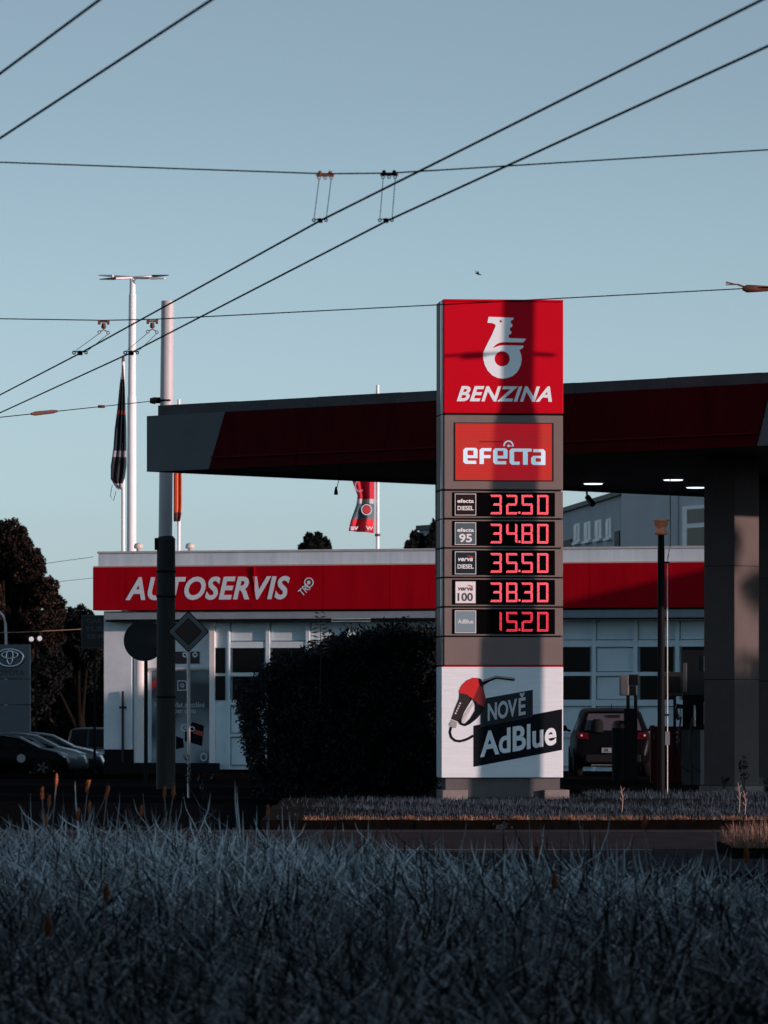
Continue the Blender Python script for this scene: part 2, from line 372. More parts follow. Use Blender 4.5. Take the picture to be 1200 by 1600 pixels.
def point(x0, z0, m, parent):
    mb = MB()
    for dx, dz in ((0, 0), (.012, 0), (0, .014), (.012, .014)):
        mb.add([(x0+dx+.0105*math.cos(a), -.026, z0+dz+.0105*math.sin(a)) for a in np.linspace(0, 2*math.pi, 7)[:-1]], [(0, 1, 2, 3, 4, 5)])
    part('decimal_point', mb, m, parent)
tiles = [((.022, .015, .014), 'efecta', 'DIESEL', (.8, .83, .86), '32.50', 'black tile reading efecta DIESEL'), ((.085, .13, .155), 'efecta', '95', (.8, .83, .86), '34.80', 'slate tile reading efecta 95'),
         ((.018, .032, .045), 'verva', 'DIESEL', (.8, .83, .86), '35.50', 'navy tile reading verva DIESEL'), ((.80, .80, .82), 'verva', '100', (.03, .05, .08), '38.30', 'white tile reading verva 100'),
         ((.20, .29, .35), 'AdBlue', '', (.75, .8, .84), '15.20', 'blue-grey tile reading AdBlue')]
for i, ((y0, y1), (tc_, a1, a2, fg, price, tl)) in enumerate(zip(rows, tiles)):
    rw = pbox('price_row', 694, 879.5, y0, y1, -.02, .6, GREY_P, bevel=.004, label='grey price row with '+tl+' and price '+price)
    pbox('display_window', 706, 867, y0+2.0, y1-2.2, -.023, -.0195, mat('display_black', (.002, .002, .0022), .6, spec=.02), parent=rw)
    fgm = mat('tile_fg%d' % i, fg, .5)
    tile = pbox('fuel_tile', 710.5, 743.5, y0+4.2, y1-3.8, -.030, -.0232, fgm, parent=rw, label=tl)
    o = pbox('tile_face', 711.4, 742.6, y0+5.1, y1-4.7, -.032, -.0301, mat('tile_bg%d' % i, tc_, .6, spec=.08), parent=rw)
    ym = (y0+y1)/2
    if a1 == 'efecta' or a1 == 'verva':
        wd = (714, 740) if a1 == 'efecta' else (715.5, 738.5)
        it = 0 if a1 == 'efecta' else .3
        putflat('tile_lettering', textmesh(a1, (U(wd[0]), U(wd[1]), Z(ym-2.4), Z(ym-(8.6 if a1 == 'efecta' else 7.6))), .001, shear=it, bold=.03), fgm, rw, -.0325)
        if a1 == 'verva':
            putflat('tile_swoosh', flatmesh([[(U(728.5), Z(ym-12)), (U(738), Z(ym-10)), (U(738.6), Z(ym-8)), (U(733), Z(ym-9.4))]], .001), mat('swoosh_red', (.5, .02, .03), .5), rw, -.0325)
    if a2:
        zz = {'DIESEL': (714.5, 739.5, ym+9.2, ym+2.4), '95': (717, 737, ym+14, ym+.6), '100': (714.5, 738.5, ym+14, ym+1)}[a2]
        putflat('tile_lettering', textmesh(a2, (U(zz[0]), U(zz[1]), Z(zz[2]), Z(zz[3])), .001, bold=.025), fgm, rw, -.0325)
    if a1 == 'AdBlue': putflat('tile_lettering', textmesh('AdBlue', (U(715), U(739), Z(ym+3), Z(ym-3.6)), .001, bold=.012), fgm, rw, -.0325)
    dm = DIGM if i == 4 else DIG
    xs = [U(660+q/4.8)+.008 for q in (510, 627, 743, 860)]
    k = 0
    for ch in price:
        if ch == '.': point(U(811.3)-.006, Z(ym+13.2), dm, rw)
        else: digit(ch, xs[k], Z(ym-14.5), dm, rw); k += 1
pbox('blank_panel', 694, 879.5, 995.6, 1039, -.02, .6, GREY_P, bevel=.004)
pbox('red_edge', 692.5, 880, 1040, 1041.6, -.038, .70, RED)
POST = mat('poster_vinyl', (.74, .84, .90), .42, bump=.5, bscale=3.2, stretch=(.5, 1, 4.5), noise=.05)
bx = pbox('poster_box', 689.5, 879.6, 1042, 1215, -.035, .66, POST, bevel=.006)
def L3(pts): return [(U(690+u/6.154), Z(1040+v/6.154)) for u, v in pts]
def pst(name, loops, m, y): putflat(name, flatmesh([L3(q) for q in loops], .001), m, bx, y)
PBLK = mat('print_black', (.006, .009, .013), .6, spec=.05); PGRY = mat('print_charcoal', (.025, .034, .043), .6, spec=.08)
PW = mat('print_white', (.76, .86, .92), .5); PR = mat('print_red', (.55, .012, .015), .45); PRD = mat('print_dark_red', (.16, .004, .006), .45)
PG = mat('print_grey', (.34, .33, .34), .4); PLG = mat('print_light_grey', (.62, .61, .62), .4)
pst('black_band', [[(303,578),(1157,418),(1157,812),(303,975)]], PBLK, -.0365)
pst('charcoal_band', [[(372,322),(875,232),(875,495),(370,592)]], PGRY, -.0385)
pst('hose_print', [stroke([(88,590),(76,640),(90,690),(125,720),(170,728),(220,716),(262,698),(303,672)], 24)], PBLK, -.0385)
sq = lambda u, v: (U(690+u/6.154), Z(1040+v/6.154))
a0 = sq(440, 535); a1_ = sq(805, 360)
putflat('poster_lettering', textmesh('NOV', (a0[0], sq(722, 0)[0], a0[1], sq(0, 365)[1]), .001, bold=.03, skew=.178), mat('print_white2', (.55, .60, .64), .5), bx, -.041)
putflat('poster_lettering', textmesh('Ě', (sq(738, 0)[0], sq(805, 0)[0], sq(0, 482)[1], sq(0, 268)[1]), .001, bold=.03, skew=.178), MATS['print_white2'], bx, -.041)
b0 = sq(368, 885)
putflat('poster_lettering', textmesh('AdBlue', (b0[0], sq(1102, 0)[0], b0[1], sq(0, 640)[1]), .001, bold=.026, skew=.168), PW, bx, -.041)
pst('guard_print', [[(272,300),(330,350),(405,395),(385,450),(330,515),(270,562),(222,583),(175,568),(148,528),(190,450)], [(292,322),(318,378),(316,432),(270,510),(222,556),(192,556),(186,520),(214,450),(255,378)]], PBLK, -.0405)
pst('handle_print', [[(170,258),(240,276),(278,308),(236,400),(186,500),(150,535),(92,512),(130,402),(166,315)]], mat('print_brownblack', (.022, .016, .016), .4), -.0425)
pst('body_print', [[(165,250),(188,192),(238,142),(298,116),(348,118),(372,150),(330,250),(300,322),(240,278),(170,262)]], PR, -.0435)
pst('body_shade_print', [[(348,118),(380,150),(398,210),(408,262),(424,330),(402,396),(345,368),(300,322),(330,250),(372,150)]], PRD, -.0435)
pst('lever_print', [[(300,352),(250,420),(205,495),(186,540),(205,556),(222,535),(262,450),(306,380)]], PLG, -.0425)
pst('spout_print', [[(372,140),(440,122),(520,95),(690,115),(708,130),(695,147),(524,126),(462,150),(400,188),(374,170)]], PG, -.0435)
pst('spout_shade_print', [[(372,160),(440,140),(520,112),(692,132),(695,147),(524,128),(462,152),(400,190)]], PBLK, -.045)
pst('collar_print', [[(348,120),(376,128),(392,170),(402,210),(372,200),(352,160)]], PBLK, -.045)
pst('swivel_print', [[(95,520),(146,546),(136,600),(100,592),(68,570)]], PG, -.0435)
for k in range(5): pst('grip_print', [[(172-k*11,352+k*24),(186-k*11,358+k*24),(180-k*11,372+k*24),(166-k*11,366+k*24)]], PLG, -.045)
pbox('plinth', 697, 876, 1216, 1246, .06, .62, mat('plinth_grey', (.10, .10, .105), .8, noise=.2))
for x0, x1 in ((690.5, 730), (850, 889)): pbox('footing', x0, x1, 1234.5, 1253, -.06, .75, CONC, bevel=.01)

# ================================================================ CANOPY
CA = math.atan2(-.678, .735); CF = Frame(-4.17, 90.0, CA)
can = thing('forecourt_canopy', 'long dark red station canopy with grey slanted ends spanning behind the pylon', 'canopy', (-4.17, 90, 0), CA)
ZB, ZR, ZT, ZP = 5.57, 5.775, 6.55, 6.735; LX = 18.4; LY = 19.5
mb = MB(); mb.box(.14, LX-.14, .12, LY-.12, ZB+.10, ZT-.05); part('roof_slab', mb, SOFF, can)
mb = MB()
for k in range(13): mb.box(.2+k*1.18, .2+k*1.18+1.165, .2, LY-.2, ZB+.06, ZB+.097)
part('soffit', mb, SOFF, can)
mb = MB()
for k in range(8): mb.box(.14+k*1.93, .14+k*1.93+1.925, .14, .22, ZT-.04, ZP-.004*(k % 2))
mb.box(.14, .22, .23, LY-.2, ZT-.04, ZP); mb.box(.14, LX-.14, LY-.19, LY-.12, ZT-.04, ZP); mb.box(LX-.22, LX-.14, .23, LY-.2, ZT-.04, ZP); part('parapet', mb, GREY_T, can)
s0b, s0t, s1b, s1t = CF.u(326), CF.u(352), CF.u(1183), CF.u(1206)
mb = MB(); mb.prism([(0, ZB), (s0b, ZB), (s0t, ZT), (0, ZT)], 0, .11); part('fascia_end', mb, GREY_C, can)
mb = MB(); mb.prism([(s1b, ZB), (LX, ZB), (LX, ZT), (s1t, ZT)], 0, .11); part('fascia_end', mb, GREY_C, can)
n = 6
sl_ = (s0t-s0b)/(ZT-ZB)
lo = lambda z: (s0b+(z-ZB)*sl_+.008, s1b+(z-ZB)*(s1t-s1b)/(ZT-ZB)-.008)
for k in range(n):
    def q(z, k=k):
        a, b_ = lo(z); return a+(b_-a)*k/n+(.004 if k else 0), a+(b_-a)*(k+1)/n-.004
    a, b_ = q(ZR+.01); c, d = q(ZT+.0)
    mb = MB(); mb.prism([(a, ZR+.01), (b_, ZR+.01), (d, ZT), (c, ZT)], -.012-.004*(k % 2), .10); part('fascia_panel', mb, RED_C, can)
    a, b_ = q(ZB); c, d = q(ZR-.02)
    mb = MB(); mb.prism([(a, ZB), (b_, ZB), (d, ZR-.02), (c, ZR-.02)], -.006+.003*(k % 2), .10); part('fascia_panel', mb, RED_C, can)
a, b_ = lo(ZR); mb = MB(); mb.box(a, b_, -.05, .09, ZR-.018, ZR+.008); part('trim_ledge', mb, mat('trim_red', (.10, .0015, .005), .6, spec=.05), can)
mb = MB(); mb.box(-.0, .10, .115, LY-.12, ZB, ZT); mb.box(LX-.1, LX, .115, LY-.12, ZB, ZT); mb.box(0, LX, LY-.115, LY, ZB, ZT); part('rear_fascia', mb, GREY_C, can)
def canpos(s, w): return (-4.17+s*.735+w*.678, 90-.678*s+.735*w)
def can_local(x, y):                               # photo pixel on the soffit -> local s,w
    Yd = (ZB+.05-EYE)*F/(HY-y); X = (x-600)/F*Yd; dx = X+4.17; dy = Yd-90
    return dx*.735-dy*.678, dx*.678+dy*.735
EMW = mat('lamp_glow', (.8, .8, .8), .5, emit=(.85, .95, 1.0), estr=1.4)
for i, (x, y, wh) in enumerate(((927, 752.5, 'nearest the pylon'), (1052, 746.5, 'above the dangling cable'), (1087, 758.5, 'beside the column'))):
    s, w_ = can_local(x, y); cx, cy = canpos(s, w_)
    t = thing('ceiling_lamp', 'lit round lamp under the dark canopy soffit, '+wh, 'lamp', (cx, cy, ZB), 0, 'lit lamps under the canopy')
    mb = MB(); mb.lathe([(.19, .013), (.20, .055)], 24); part('housing', mb, GALV, t)
    mb = MB(); mb.lathe([(.165, -.002), (.18, .012)], 24); part('diffuser', mb, EMW, t)
# dim lamp fittings nearer the column, switched off
colinfo = []
def column(x_c, w_, lab):
    # solve s so that the column centre lies on photo column x_c
    k = (x_c-600)/F; s = (k*(90+.735*w_)+4.17-.678*w_)/(.735+k*.678)
    cx, cy = canpos(s, w_); t = thing('canopy_column', lab, 'column', (cx, cy, 0), CA, 'columns carrying the canopy')
    h = .33; mb = MB(); mb.box(-h, h, -h, h, .12, ZB+.05); part('shaft', mb, COLM, t, bevel=.012)
    mb = MB(); mb.box(-h-.06, h+.06, -h-.06, h+.06, -.1, .118); part('base', mb, CONC, t, bevel=.01)
    mb = MB()
    for z in (1.9, 3.8): mb.box(-h-.004, h+.004, -h-.004, h+.004, z, z+.012)
    part('panel_joint', mb, BLACKM, t)
    return cx, cy
COL1 = column(1143, 3.9, 'square grey canopy column with leafy sunlight on one face')
column(1206, 11.5, 'square canopy column at the right edge, mostly hidden by the nearer one')
column(721, 3.9, 'square canopy column hidden behind the price pylon')
column(560, 14.5, 'square canopy column behind the hedge') if False else None
# hanging things
s, w_ = can_local(918, 762.5); cx, cy = canpos(s, w_)
t = thing('security_camera', 'black security camera hanging from the canopy edge right of the pylon', 'camera', (cx, cy, ZB), 0)
mb = MB(); mb.box(-.2, .13, -.03, .03, 0, .05); mb.tube([(-.02, 0, .02), (-.0, 0, -.14)], .02, 8); part('bracket', mb, BLACK, t)
mb = MB(); mb.tube([(.0, .05, -.12), (.10, -.1, -.27)], [.055, .06], 12); part('body', mb, BLACK, t)
pA = P(531, 744, 88); pB = P(525, 773, 88)
mb = MB(); mb.tube([pA+Vector((0, 0, .15)), pA, pB+Vector((.01, 0, .1))], .006, 6); mb.lathe([(.012, .14), (.03, .06), (.035, 0)][::-1], 10, tuple(pB))
solo('pull_switch', mb, WIRE, 'short dark cord with a weighted pull hanging below the canopy', 'pull switch')

# ================================================================ SERVICE BUILDING
BF = Frame(P(145, 0, 118).x, 118.0, math.atan2(-4.5, 13.8)); BA = BF.a
bld = thing('service_building', 'low white car workshop with red fascia reading AUTOSERVIS', 'building', (BF.o[0], 118, 0), BA)
LEN = 20.0
def bz(y, yo=0): return BF.uz(600, y, yo)[1]*0+EYE+(HY-y)/F*116.0
zz = lambda x, y, yo=0: BF.uz(x, y, yo)[1]
mb = MB(); mb.box(.02, LEN, .3, 9.0, 4.45, 4.96)
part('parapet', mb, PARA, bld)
mb = MB(); mb.box(.0, LEN+.02, .27, .33, 4.93, 4.975); mb.box(0, .06, .34, 9, 4.93, 4.975); part('parapet_cap', mb, GALV, bld)
seams = [145, 196, 299, 397, 505, 609, 720, 840, 921, 1050, 1180, 1310]
us = [BF.u(x) for x in seams]; us.append(LEN)
for k in range(len(us)-1):
    mb = MB(); mb.box(us[k]+.003, us[k+1]-.003, -.002*(k % 3), .5, 3.61, 4.60-.004*(k % 2)); part('fascia_panel', mb, RED_F, bld)
mb = MB(); mb.box(.01, LEN-.05, .01, .29, 4.602, 4.63); part('fascia_flashing', mb, mat('flashing', (.55, .35, .3), .4), bld)
u0 = BF.u(387); u1 = BF.u(397)
mb = MB(); mb.add([(u1, -.004, 4.58), (u1, -.004, 3.82), (u1, -.045, 4.58), (u1+.02, -.004, 4.58), (u1+.02, -.004, 3.82), (u1+.02, -.045, 4.58)], [(0, 1, 2), (3, 5, 4), (0, 2, 5, 3), (1, 4, 5, 2)]); part('loose_trim', mb, RED_F, bld, label='loose red trim sticking out of the fascia')
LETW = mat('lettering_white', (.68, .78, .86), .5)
putflat('fascia_lettering', textmesh('AUTOSERVIS', (BF.u(196), BF.u(453), zz(300, 937.5), zz(300, 901)), .004, shear=.26, bold=.030, sp=1.08), LETW, bld, -.006)
# small tilted TRIO mark
def L4(u, v): return BF.uz(360+u/3.53, 840+v/3.53)
me = textmesh('TRI', (0, .27, 0, .17), .003, bold=.01); a = np.empty(len(me.vertices)*3, np.float32); me.vertices.foreach_get('co', a); a = a.reshape(-1, 3)
o0 = L4(397, 326); th = R(42); a2 = a.copy(); a2[:, 0] = o0[0]+a[:, 0]*math.cos(th)-a[:, 2]*math.sin(th); a2[:, 2] = o0[1]+a[:, 0]*math.sin(th)+a[:, 2]*math.cos(th)
me.vertices.foreach_set('co', a2.ravel()); me.update(); putflat('trio_mark', me, LETW, bld, -.006)
c0 = L4(433, 248); putflat('trio_mark', flatmesh([circ(c0[0], c0[1], .115), circ(c0[0], c0[1], .09)], .003), LETW, bld, -.006)
putflat('trio_mark', flatmesh([[(c0[0]+.05*math.cos(t_), c0[1]+.05*math.sin(t_)) for t_ in (0.2, 1.4, 2.6, 4.0, 5.2)]], .003), LETW, bld, -.006)
# eave and walls
mb = MB(); mb.box(.25, LEN-.1, .10, .62, 3.40, 3.56); part('eave_beam', mb, mat('eave_grey', (.25, .32, .37), .6, noise=.1), bld)
mb = MB(); mb.box(.26, LEN-.1, .16, .62, 3.345, 3.385); part('eave_rail', mb, BLACKM, bld)
YW = .55
ul0 = BF.u(162, YW); ul1 = BF.u(206, YW)
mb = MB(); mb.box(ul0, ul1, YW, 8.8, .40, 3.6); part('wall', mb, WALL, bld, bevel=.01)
mb = MB(); mb.box(ul0+.01, ul1, YW+.02, 8.78, -.3, .397); part('plinth', mb, BLACKM, bld)
uc = BF.u(216, YW); mb = MB(); mb.lathe([(.155, .02), (.155, 3.6)], 28, (uc, YW+.14, 0)); part('round_column', mb, WHITE, bld)
ua, ub = BF.u(226, YW+.15), BF.u(336.5, YW+.0)
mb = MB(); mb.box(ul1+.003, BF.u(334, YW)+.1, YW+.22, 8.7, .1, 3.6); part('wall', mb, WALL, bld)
mb = MB(); mb.box(ul1+.003, BF.u(342, YW), .35, YW+.22, -.3, .095); part('step', mb, BLACKM, bld)
mb = MB(); mb.box(BF.u(327.5, YW), BF.u(335.5, YW), YW-.02, YW+.2, .1, 3.34); part('door_post', mb, WHITE, bld)
mb = MB(); mb.box(BF.u(232, YW), BF.u(327, YW), YW+.12, YW+.215, zz(280, 1046, YW)-.0, zz(280, 1043, YW)); part('lintel_trim', mb, GALV, bld)
# banner above (dark plate)
def bflat(name, pts, m, y, parent=bld): return putflat(name, flatmesh([[BF.uz(x_, y_, YW) for x_, y_ in pts]], .004), m, parent, y)
# telecom banner on the wall
ban = bflat('phone_banner', [(232, 1048.5), (326.5, 1048.5), (326.5, 1196.5), (232, 1196.5)], None, YW+.21)
BAN = mat('banner_print', (.10, .13, .15), .5); ban.data.materials.append(BAN)
t = BAN.node_tree; b = t.nodes['Principled BSDF']; tc = t.nodes.new('ShaderNodeTexCoord'); sx = t.nodes.new('ShaderNodeTexNoise'); sx.inputs['Scale'].default_value = .9; sx.inputs['Detail'].default_value = 1
r = t.nodes.new('ShaderNodeValToRGB'); r.color_ramp.elements[0].position = .42; r.color_ramp.elements[1].position = .60; r.color_ramp.elements[0].color = (.045, .062, .075, 1); r.color_ramp.elements[1].color = (.30, .38, .42, 1)
t.links.new(tc.outputs['Object'], sx.inputs['Vector']); t.links.new(sx.outputs['Fac'], r.inputs[0]); t.links.new(r.outputs[0], b.inputs['Base Color'])
yb = YW+.203
BW = mat('banner_white', (.55, .62, .66), .6)
def btext(s_, x0, x1, y1, y0, m=BW, bold=0, skew=0, parent=ban): 
    A = BF.uz(x0, y1, YW); B = BF.uz(x1, y0, YW); me = textmesh(s_, (A[0], B[0], A[1], B[1]), .002, bold=bold, skew=skew); o = putflat('banner_lettering', me, m, parent, 0)
    o.location = (0, yb-(YW+.21)-.004*0, 0); return o
btext('Hodně dat a volání', 237, 315, 1105, 1096)
btext('za super cenu', 249, 301, 1117, 1109)
btext('Go', 277, 300, 1143, 1131, bold=.01)
btext('O', 308, 319, 1190, 1176, bold=.02); btext('2', 320, 322.5, 1193, 1188)
def bsh(name, pts, m, dy): o = putflat(name, flatmesh([[BF.uz(x_, y_, YW) for x_, y_ in pts]], .002), m, ban, 0); o.location = (0, -.007-dy, 0); return o
bsh('banner_tag', [(231.5+1, 1068), (243, 1056), (243, 1067), (233, 1078.5)], mat('tag_red', (.45, .01, .02), .5), .0)
bsh('banner_card', [(296, 1128), (314, 1134), (311, 1166), (284, 1158), (284, 1140)], PBLK, -.004)
bsh('banner_stripe', [(297, 1139), (314, 1144), (313, 1151), (297, 1146)], mat('stripe_red', (.40, .06, .04), .5), .0)
bsh('banner_card', [(270, 1150), (281, 1154), (283, 1168), (270, 1171)], PBLK, -.004)
A = BF.uz(280, 1071, YW)
for dd, mm in ((.12, BW), (.095, BAN)): o = putflat('banner_icon', flatmesh([[(A[0]-dd, A[1]-dd), (A[0]+dd, A[1]-dd), (A[0]+dd, A[1]+dd*.7), (A[0]+dd*.6, A[1]+dd), (A[0]-dd, A[1]+dd)]], .002), mm, ban, 0); o.location = (0, -.007-(.12-dd)*.08, 0)
o = putflat('banner_icon', flatmesh([circ(A[0]+.0, A[1], .05), circ(A[0], A[1], .025)], .002), BW, ban, 0); o.location = (0, -.012, 0)
pl = bflat('wall_plate', [(262, 1018), (307, 1018), (307, 1037), (262, 1037)], mat('plate_brown', (.035, .022, .02), .5), YW+.21)
for cx_ in (284, 300):
    A = BF.uz(cx_, 1023, YW); o = putflat('plate_mark', flatmesh([circ(A[0], A[1], .065, 8), circ(A[0], A[1], .03, 8)], .002), WSIGN, pl, 0); o.location = (0, -.006, 0)
# garage doors
per = (BF.u(1060, YW)-BF.u(418, YW))/10.03; g0 = BF.u(418, YW)
zr = [zz(418, y_, YW) for y_ in (966, 1003, 1012, 1051.5, 1056, 1094, 1102, 1147, 1151, 1200)]
zbot = -.05; zt = 3.34
DW = mat('door_white', (.68, .84, .91), .5, noise=.10, nscale=1.2)
def bay(door, i, windows):
    x0 = g0+per*i; x1 = x0+per
    for za, zb in ((zr[1]+.03, zt-.02), (zr[7]+.03, zr[6]-.03), (.06, zr[8]-.03))+(() if windows else ((zr[3]+.03, zr[2]-.03), (zr[5]+.03, zr[4]-.03))):
        mb = MB(); mb.box(x0+.06, x1-.06, YW+.075, YW+.10, za, zb); part('door_panel', mb, DW, door)
    for za, zb in ((zr[1]+.02, zt-.01), (zr[7]+.02, zr[6]-.02), (.05, zr[8]-.02))+(() if windows else ((zr[3]+.02, zr[2]-.02), (zr[5]+.02, zr[4]-.02))):
        mb = MB(); mb.box(x0+.05, x0+.058, YW+.06, YW+.1, za, zb); mb.box(x1-.058, x1-.05, YW+.06, YW+.1, za, zb); mb.box(x0+.05, x1-.05, YW+.06, YW+.1, za, za+.008); mb.box(x0+.05, x1-.05, YW+.06, YW+.1, zb-.008, zb)
        part('door_seam', mb, mat('seam_shadow', (.14, .17, .19), .7), door)  # grey strips stand in for thin shadow lines round the panels
    if windows:
        for za, zb in ((zr[3], zr[2]), (zr[5], zr[4])):
            mb = MB(); mb.box(x0+.105, x1-.105, YW+.03, YW+.06, za+.0, zb-.0); part('window', mb, GLASS, door)
def door(i0, i1, solid=()):
    x0 = g0+per*i0; x1 = g0+per*(i1+1)
    mb = MB(); mb.box(x0, x1, YW+.11, YW+.3, zbot, zt)
    for i in range(i0, i1+2):
        xx = g0+per*i; h = .045; mb.box(max(xx-h, x0), min(xx+h, x1), YW, YW+.108, zbot, zt)
    for a_, b_ in ((zr[2]-.005, zr[1]+.005), (zr[4]-.01, zr[3]+.01), (zr[6]-.01, zr[5]+.01), (zr[8], zr[7])):
        for i in range(i0, i1+1): mb.box(g0+per*i+.046, g0+per*(i+1)-.046, YW+.015, YW+.108, min(a_, b_), max(a_, b_))
    d = part('garage_door', mb, DW, bld)
    for i in range(i0, i1+1): bay(d, i, i not in solid)
door(-1, 2); door(3, 6); door(7, 7); door(8, 8, (8,)); door(9, 12)
# narrow glazed strip beside the banner
x1 = g0-per; x0 = BF.u(336, YW)
mb = MB(); mb.box(x0, x1-.003, YW+.06, YW+.3, zbot, zt); dd = part('side_light', mb, DW, bld)
for za, zb in ((zr[3], zr[2]), (zr[5], zr[4])): mb = MB(); mb.box(x0+.0, x1-.08, YW+.03, YW+.058, za, zb); part('window', mb, GLASS, dd)
mb = MB(); mb.box(.3, LEN-.2, .9, 8.7, 3.62, 4.4); part('roof', mb, BLACKM, bld)
# roof vents and slab
for x_, in ((216.5,), (297,)):
    q = P(x_, 861, 119.5); mb = MB(); mb.lathe([(.05, -.2), (.05, .05), (.10, .06), (.115, .10), (.09, .17), (.02, .19)], 14)
    solo('roof_vent', mb, mat('vent_cream', (.6, .56, .5), .5), 'small mushroom vent on the workshop roof '+('left of the flag poles' if x_ < 250 else 'right of the big pole'), 'vent', 'roof vents', loc=tuple(q), rz=0)
mb = MB(); a = P(566, 857, 124); b_ = P(705, 857, 124); mb.box(a.x, b_.x+1.5, 124, 128, 4.9, 5.1); mb.box(a.x+.2, b_.x+1.4, 124.2, 127.8, 0, 4.89)
solo('back_building', mb, mat('slab_dark', (.05, .055, .06), .8), 'flat dark roofed annex peeking above the white parapet', 'building')
# drainpipe
q = BF.u(193, YW); mb = MB(); mb.tube([(q, YW-.05, .1), (q, YW-.05, 1.75)], .03, 8); mb.box(q-.08, q+.08, YW-.07, YW-.02, 1.35, 1.40); part('drainpipe', mb, POLED, bld)

# ================================================================ FOREGROUND STREET FURNITURE (left)
def pole_steps(name, label, x, y, segs, m, cat='pole', lean=(0, 0), group=None):
    """segs: (z0,z1,r)"""
    t = thing(name, label, cat, (x, y, -.1), 0, group)
    for z0, z1, r in segs:
        mb = MB(); f = lambda z: (lean[0]*z, lean[1]*z, z+.1)
        mb.tube([f(z0), f(z1)], [r*1.0, r*.985], 28); part('shaft_section', mb, m, t)
    return t
X = P(259.5, 0, 95).x
tp = thing('trolley_pole', 'thick stepped steel pole at left carrying the overhead wires', 'pole', (X, 95, -.1), 0, 'trolley wire poles')
mb = MB(); mb.tube([(-.015, 0, 4.55), (.03, 0, 9.06)], [.127, .119], 32); part('upper_shaft', mb, POLEG, tp)
mb = MB(); mb.tube([(-.005, 0, 0), (.0, 0, 4.60)], [.178, .170], 32); part('lower_shaft', mb, POLED, tp)  # shade on the lower pole put into its dark colour
mb = MB(); mb.lathe([(.170, 4.6), (.172, 4.64), (.128, 4.70)], 32); part('collar', mb, POLED, tp)
for y_ in (893, 932, 1089):
    z = EYE+(HY-y_)/F*95+.1; mb = MB(); mb.lathe([(.176, z-.022), (.184, z-.02), (.184, z+.02), (.176, z+.022)], 32); part('strap', mb, BLACKM, tp)
mb = MB(); z = EYE+(HY-850)/F*95+.1; mb.box(-.21, -.15, -.09, .09, z-.11, z+.11); part('junction_box', mb, BLACKM, tp)
z = EYE+(HY-626)/F*95+.1; mb = MB(); mb.lathe([(.125, z-.02), (.13, z-.018), (.13, z+.018), (.125, z+.02)], 24); mb.box(-.24, -.10, -.03, .03, z-.05, z+.06); mb.tube([(-.3, 0, z+.0), (-.2, 0, z)], [.05, .07], 10); part('wire_clamp', mb, BLACKM, tp)
# round sign seen from behind
X = P(228, 0, 97).x
t = thing('round_sign', 'round road sign seen from behind beside the thick pole', 'road sign', (X, 97, -.1), 0)
cz = EYE+(HY-1001)/F*97+.1
mb = MB(); mb.tube([(0, 0, 0), (0, 0, cz+.35)], .036, 14); part('post', mb, BLACKM, t)
mb = MB(); n = 36; vs = [(-.03+.39*math.cos(2*math.pi*k/n), -.05, cz+.39*math.sin(2*math.pi*k/n)) for k in range(n)]+[(-.03+.39*math.cos(2*math.pi*k/n), -.07, cz+.39*math.sin(2*math.pi*k/n)) for k in range(n)]
mb.add(vs, [tuple(range(n)), tuple(range(n, 2*n))[::-1]]+[(k, (k+1) % n, (k+1) % n+n, k+n) for k in range(n)])
part('sign_plate', mb, mat('sign_back_grey', (.025, .032, .038), .75, spec=.15), t)
mb = MB(); mb.box(-.2, .2, -.05, .03, cz+.22, cz+.26); mb.box(-.2, .2, -.05, .03, cz-.26, cz-.22); mb.box(-.02+.17, .27, -.08, -.071, cz-.17, cz-.13); part('bracket', mb, BLACKM, t)
# diamond priority sign
X = P(294.5, 0, 87).x; cz = EYE+(HY-987)/F*87+.1
t = thing('priority_sign', 'small diamond shaped priority road sign on a slim post', 'road sign', (X, 87, -.1), 0)
mb = MB(); mb.tube([(0.01, 0, -.5), (0, 0, cz-.1)], .03, 14); part('post', mb, GALV, t)
def dia(r, y0, y1):
    rr = .05*r; pts = []
    for k in range(4):
        a = R(90*k+90)
        for s_ in (-1, 1):
            pts.append(((r-rr)*math.cos(a)+s_*rr*math.sin(a)*-1*1, cz+(r-rr)*math.sin(a)+s_*rr*math.cos(a)))
    mb = MB(); mb.prism(pts, y0, y1); return mb
part('sign_plate', dia(.355, -.06, -.035), BLACKM, t); part('white_border', dia(.333, -.064, -.0605), mat('sign_grey_white', (.12, .135, .15), .5), t)
part('black_line', dia(.235, -.068, -.0645), BLACKM, t); part('yellow_face', dia(.215, -.072, -.0685), mat('sign_amber', (.035, .018, .013), .5), t)
# weedy plant behind the diamond sign's foot
def weed(x, y, Y, h, label, n=26, m=None, spread=.16, group=None, leafs=.045):
    q = P(x, y, Y); t = thing('weed', label, 'plant', tuple(q), 0, group); mb = MB(); C = []
    for k in range(4):
        a = random.uniform(0, 6.3); d = random.uniform(.1, 1)*spread; tip = Vector((math.cos(a)*d, math.sin(a)*d*.6, h*random.uniform(.75, 1)))
        mb.tube([(0, 0, -.1), tuple(tip*.5+Vector((0, 0, .03))), tuple(tip)], [.007, .005, .002], 5)
        for j in range(n//4): f = random.uniform(.35, 1); C.append((tip.x*f+random.uniform(-.04, .04), tip.y*f, tip.z*f+random.uniform(-.03, .03)))
    part('stem', mb, MATS.get('weed_leaf') or BLACKM, t); leaves('leaves', np.array(C), leafs, m or MATS['weed_leaf'], t, .4); return t
leafmat('weed_leaf', (.008, .012, .014), (.03, .045, .05))
weed(298, 1250, 86, .85, 'dark scraggly weed growing around the foot of the diamond sign', 44, leafs=.04)
weed(318, 1245, 84, .45, 'low arching weed right of the diamond sign', 24)

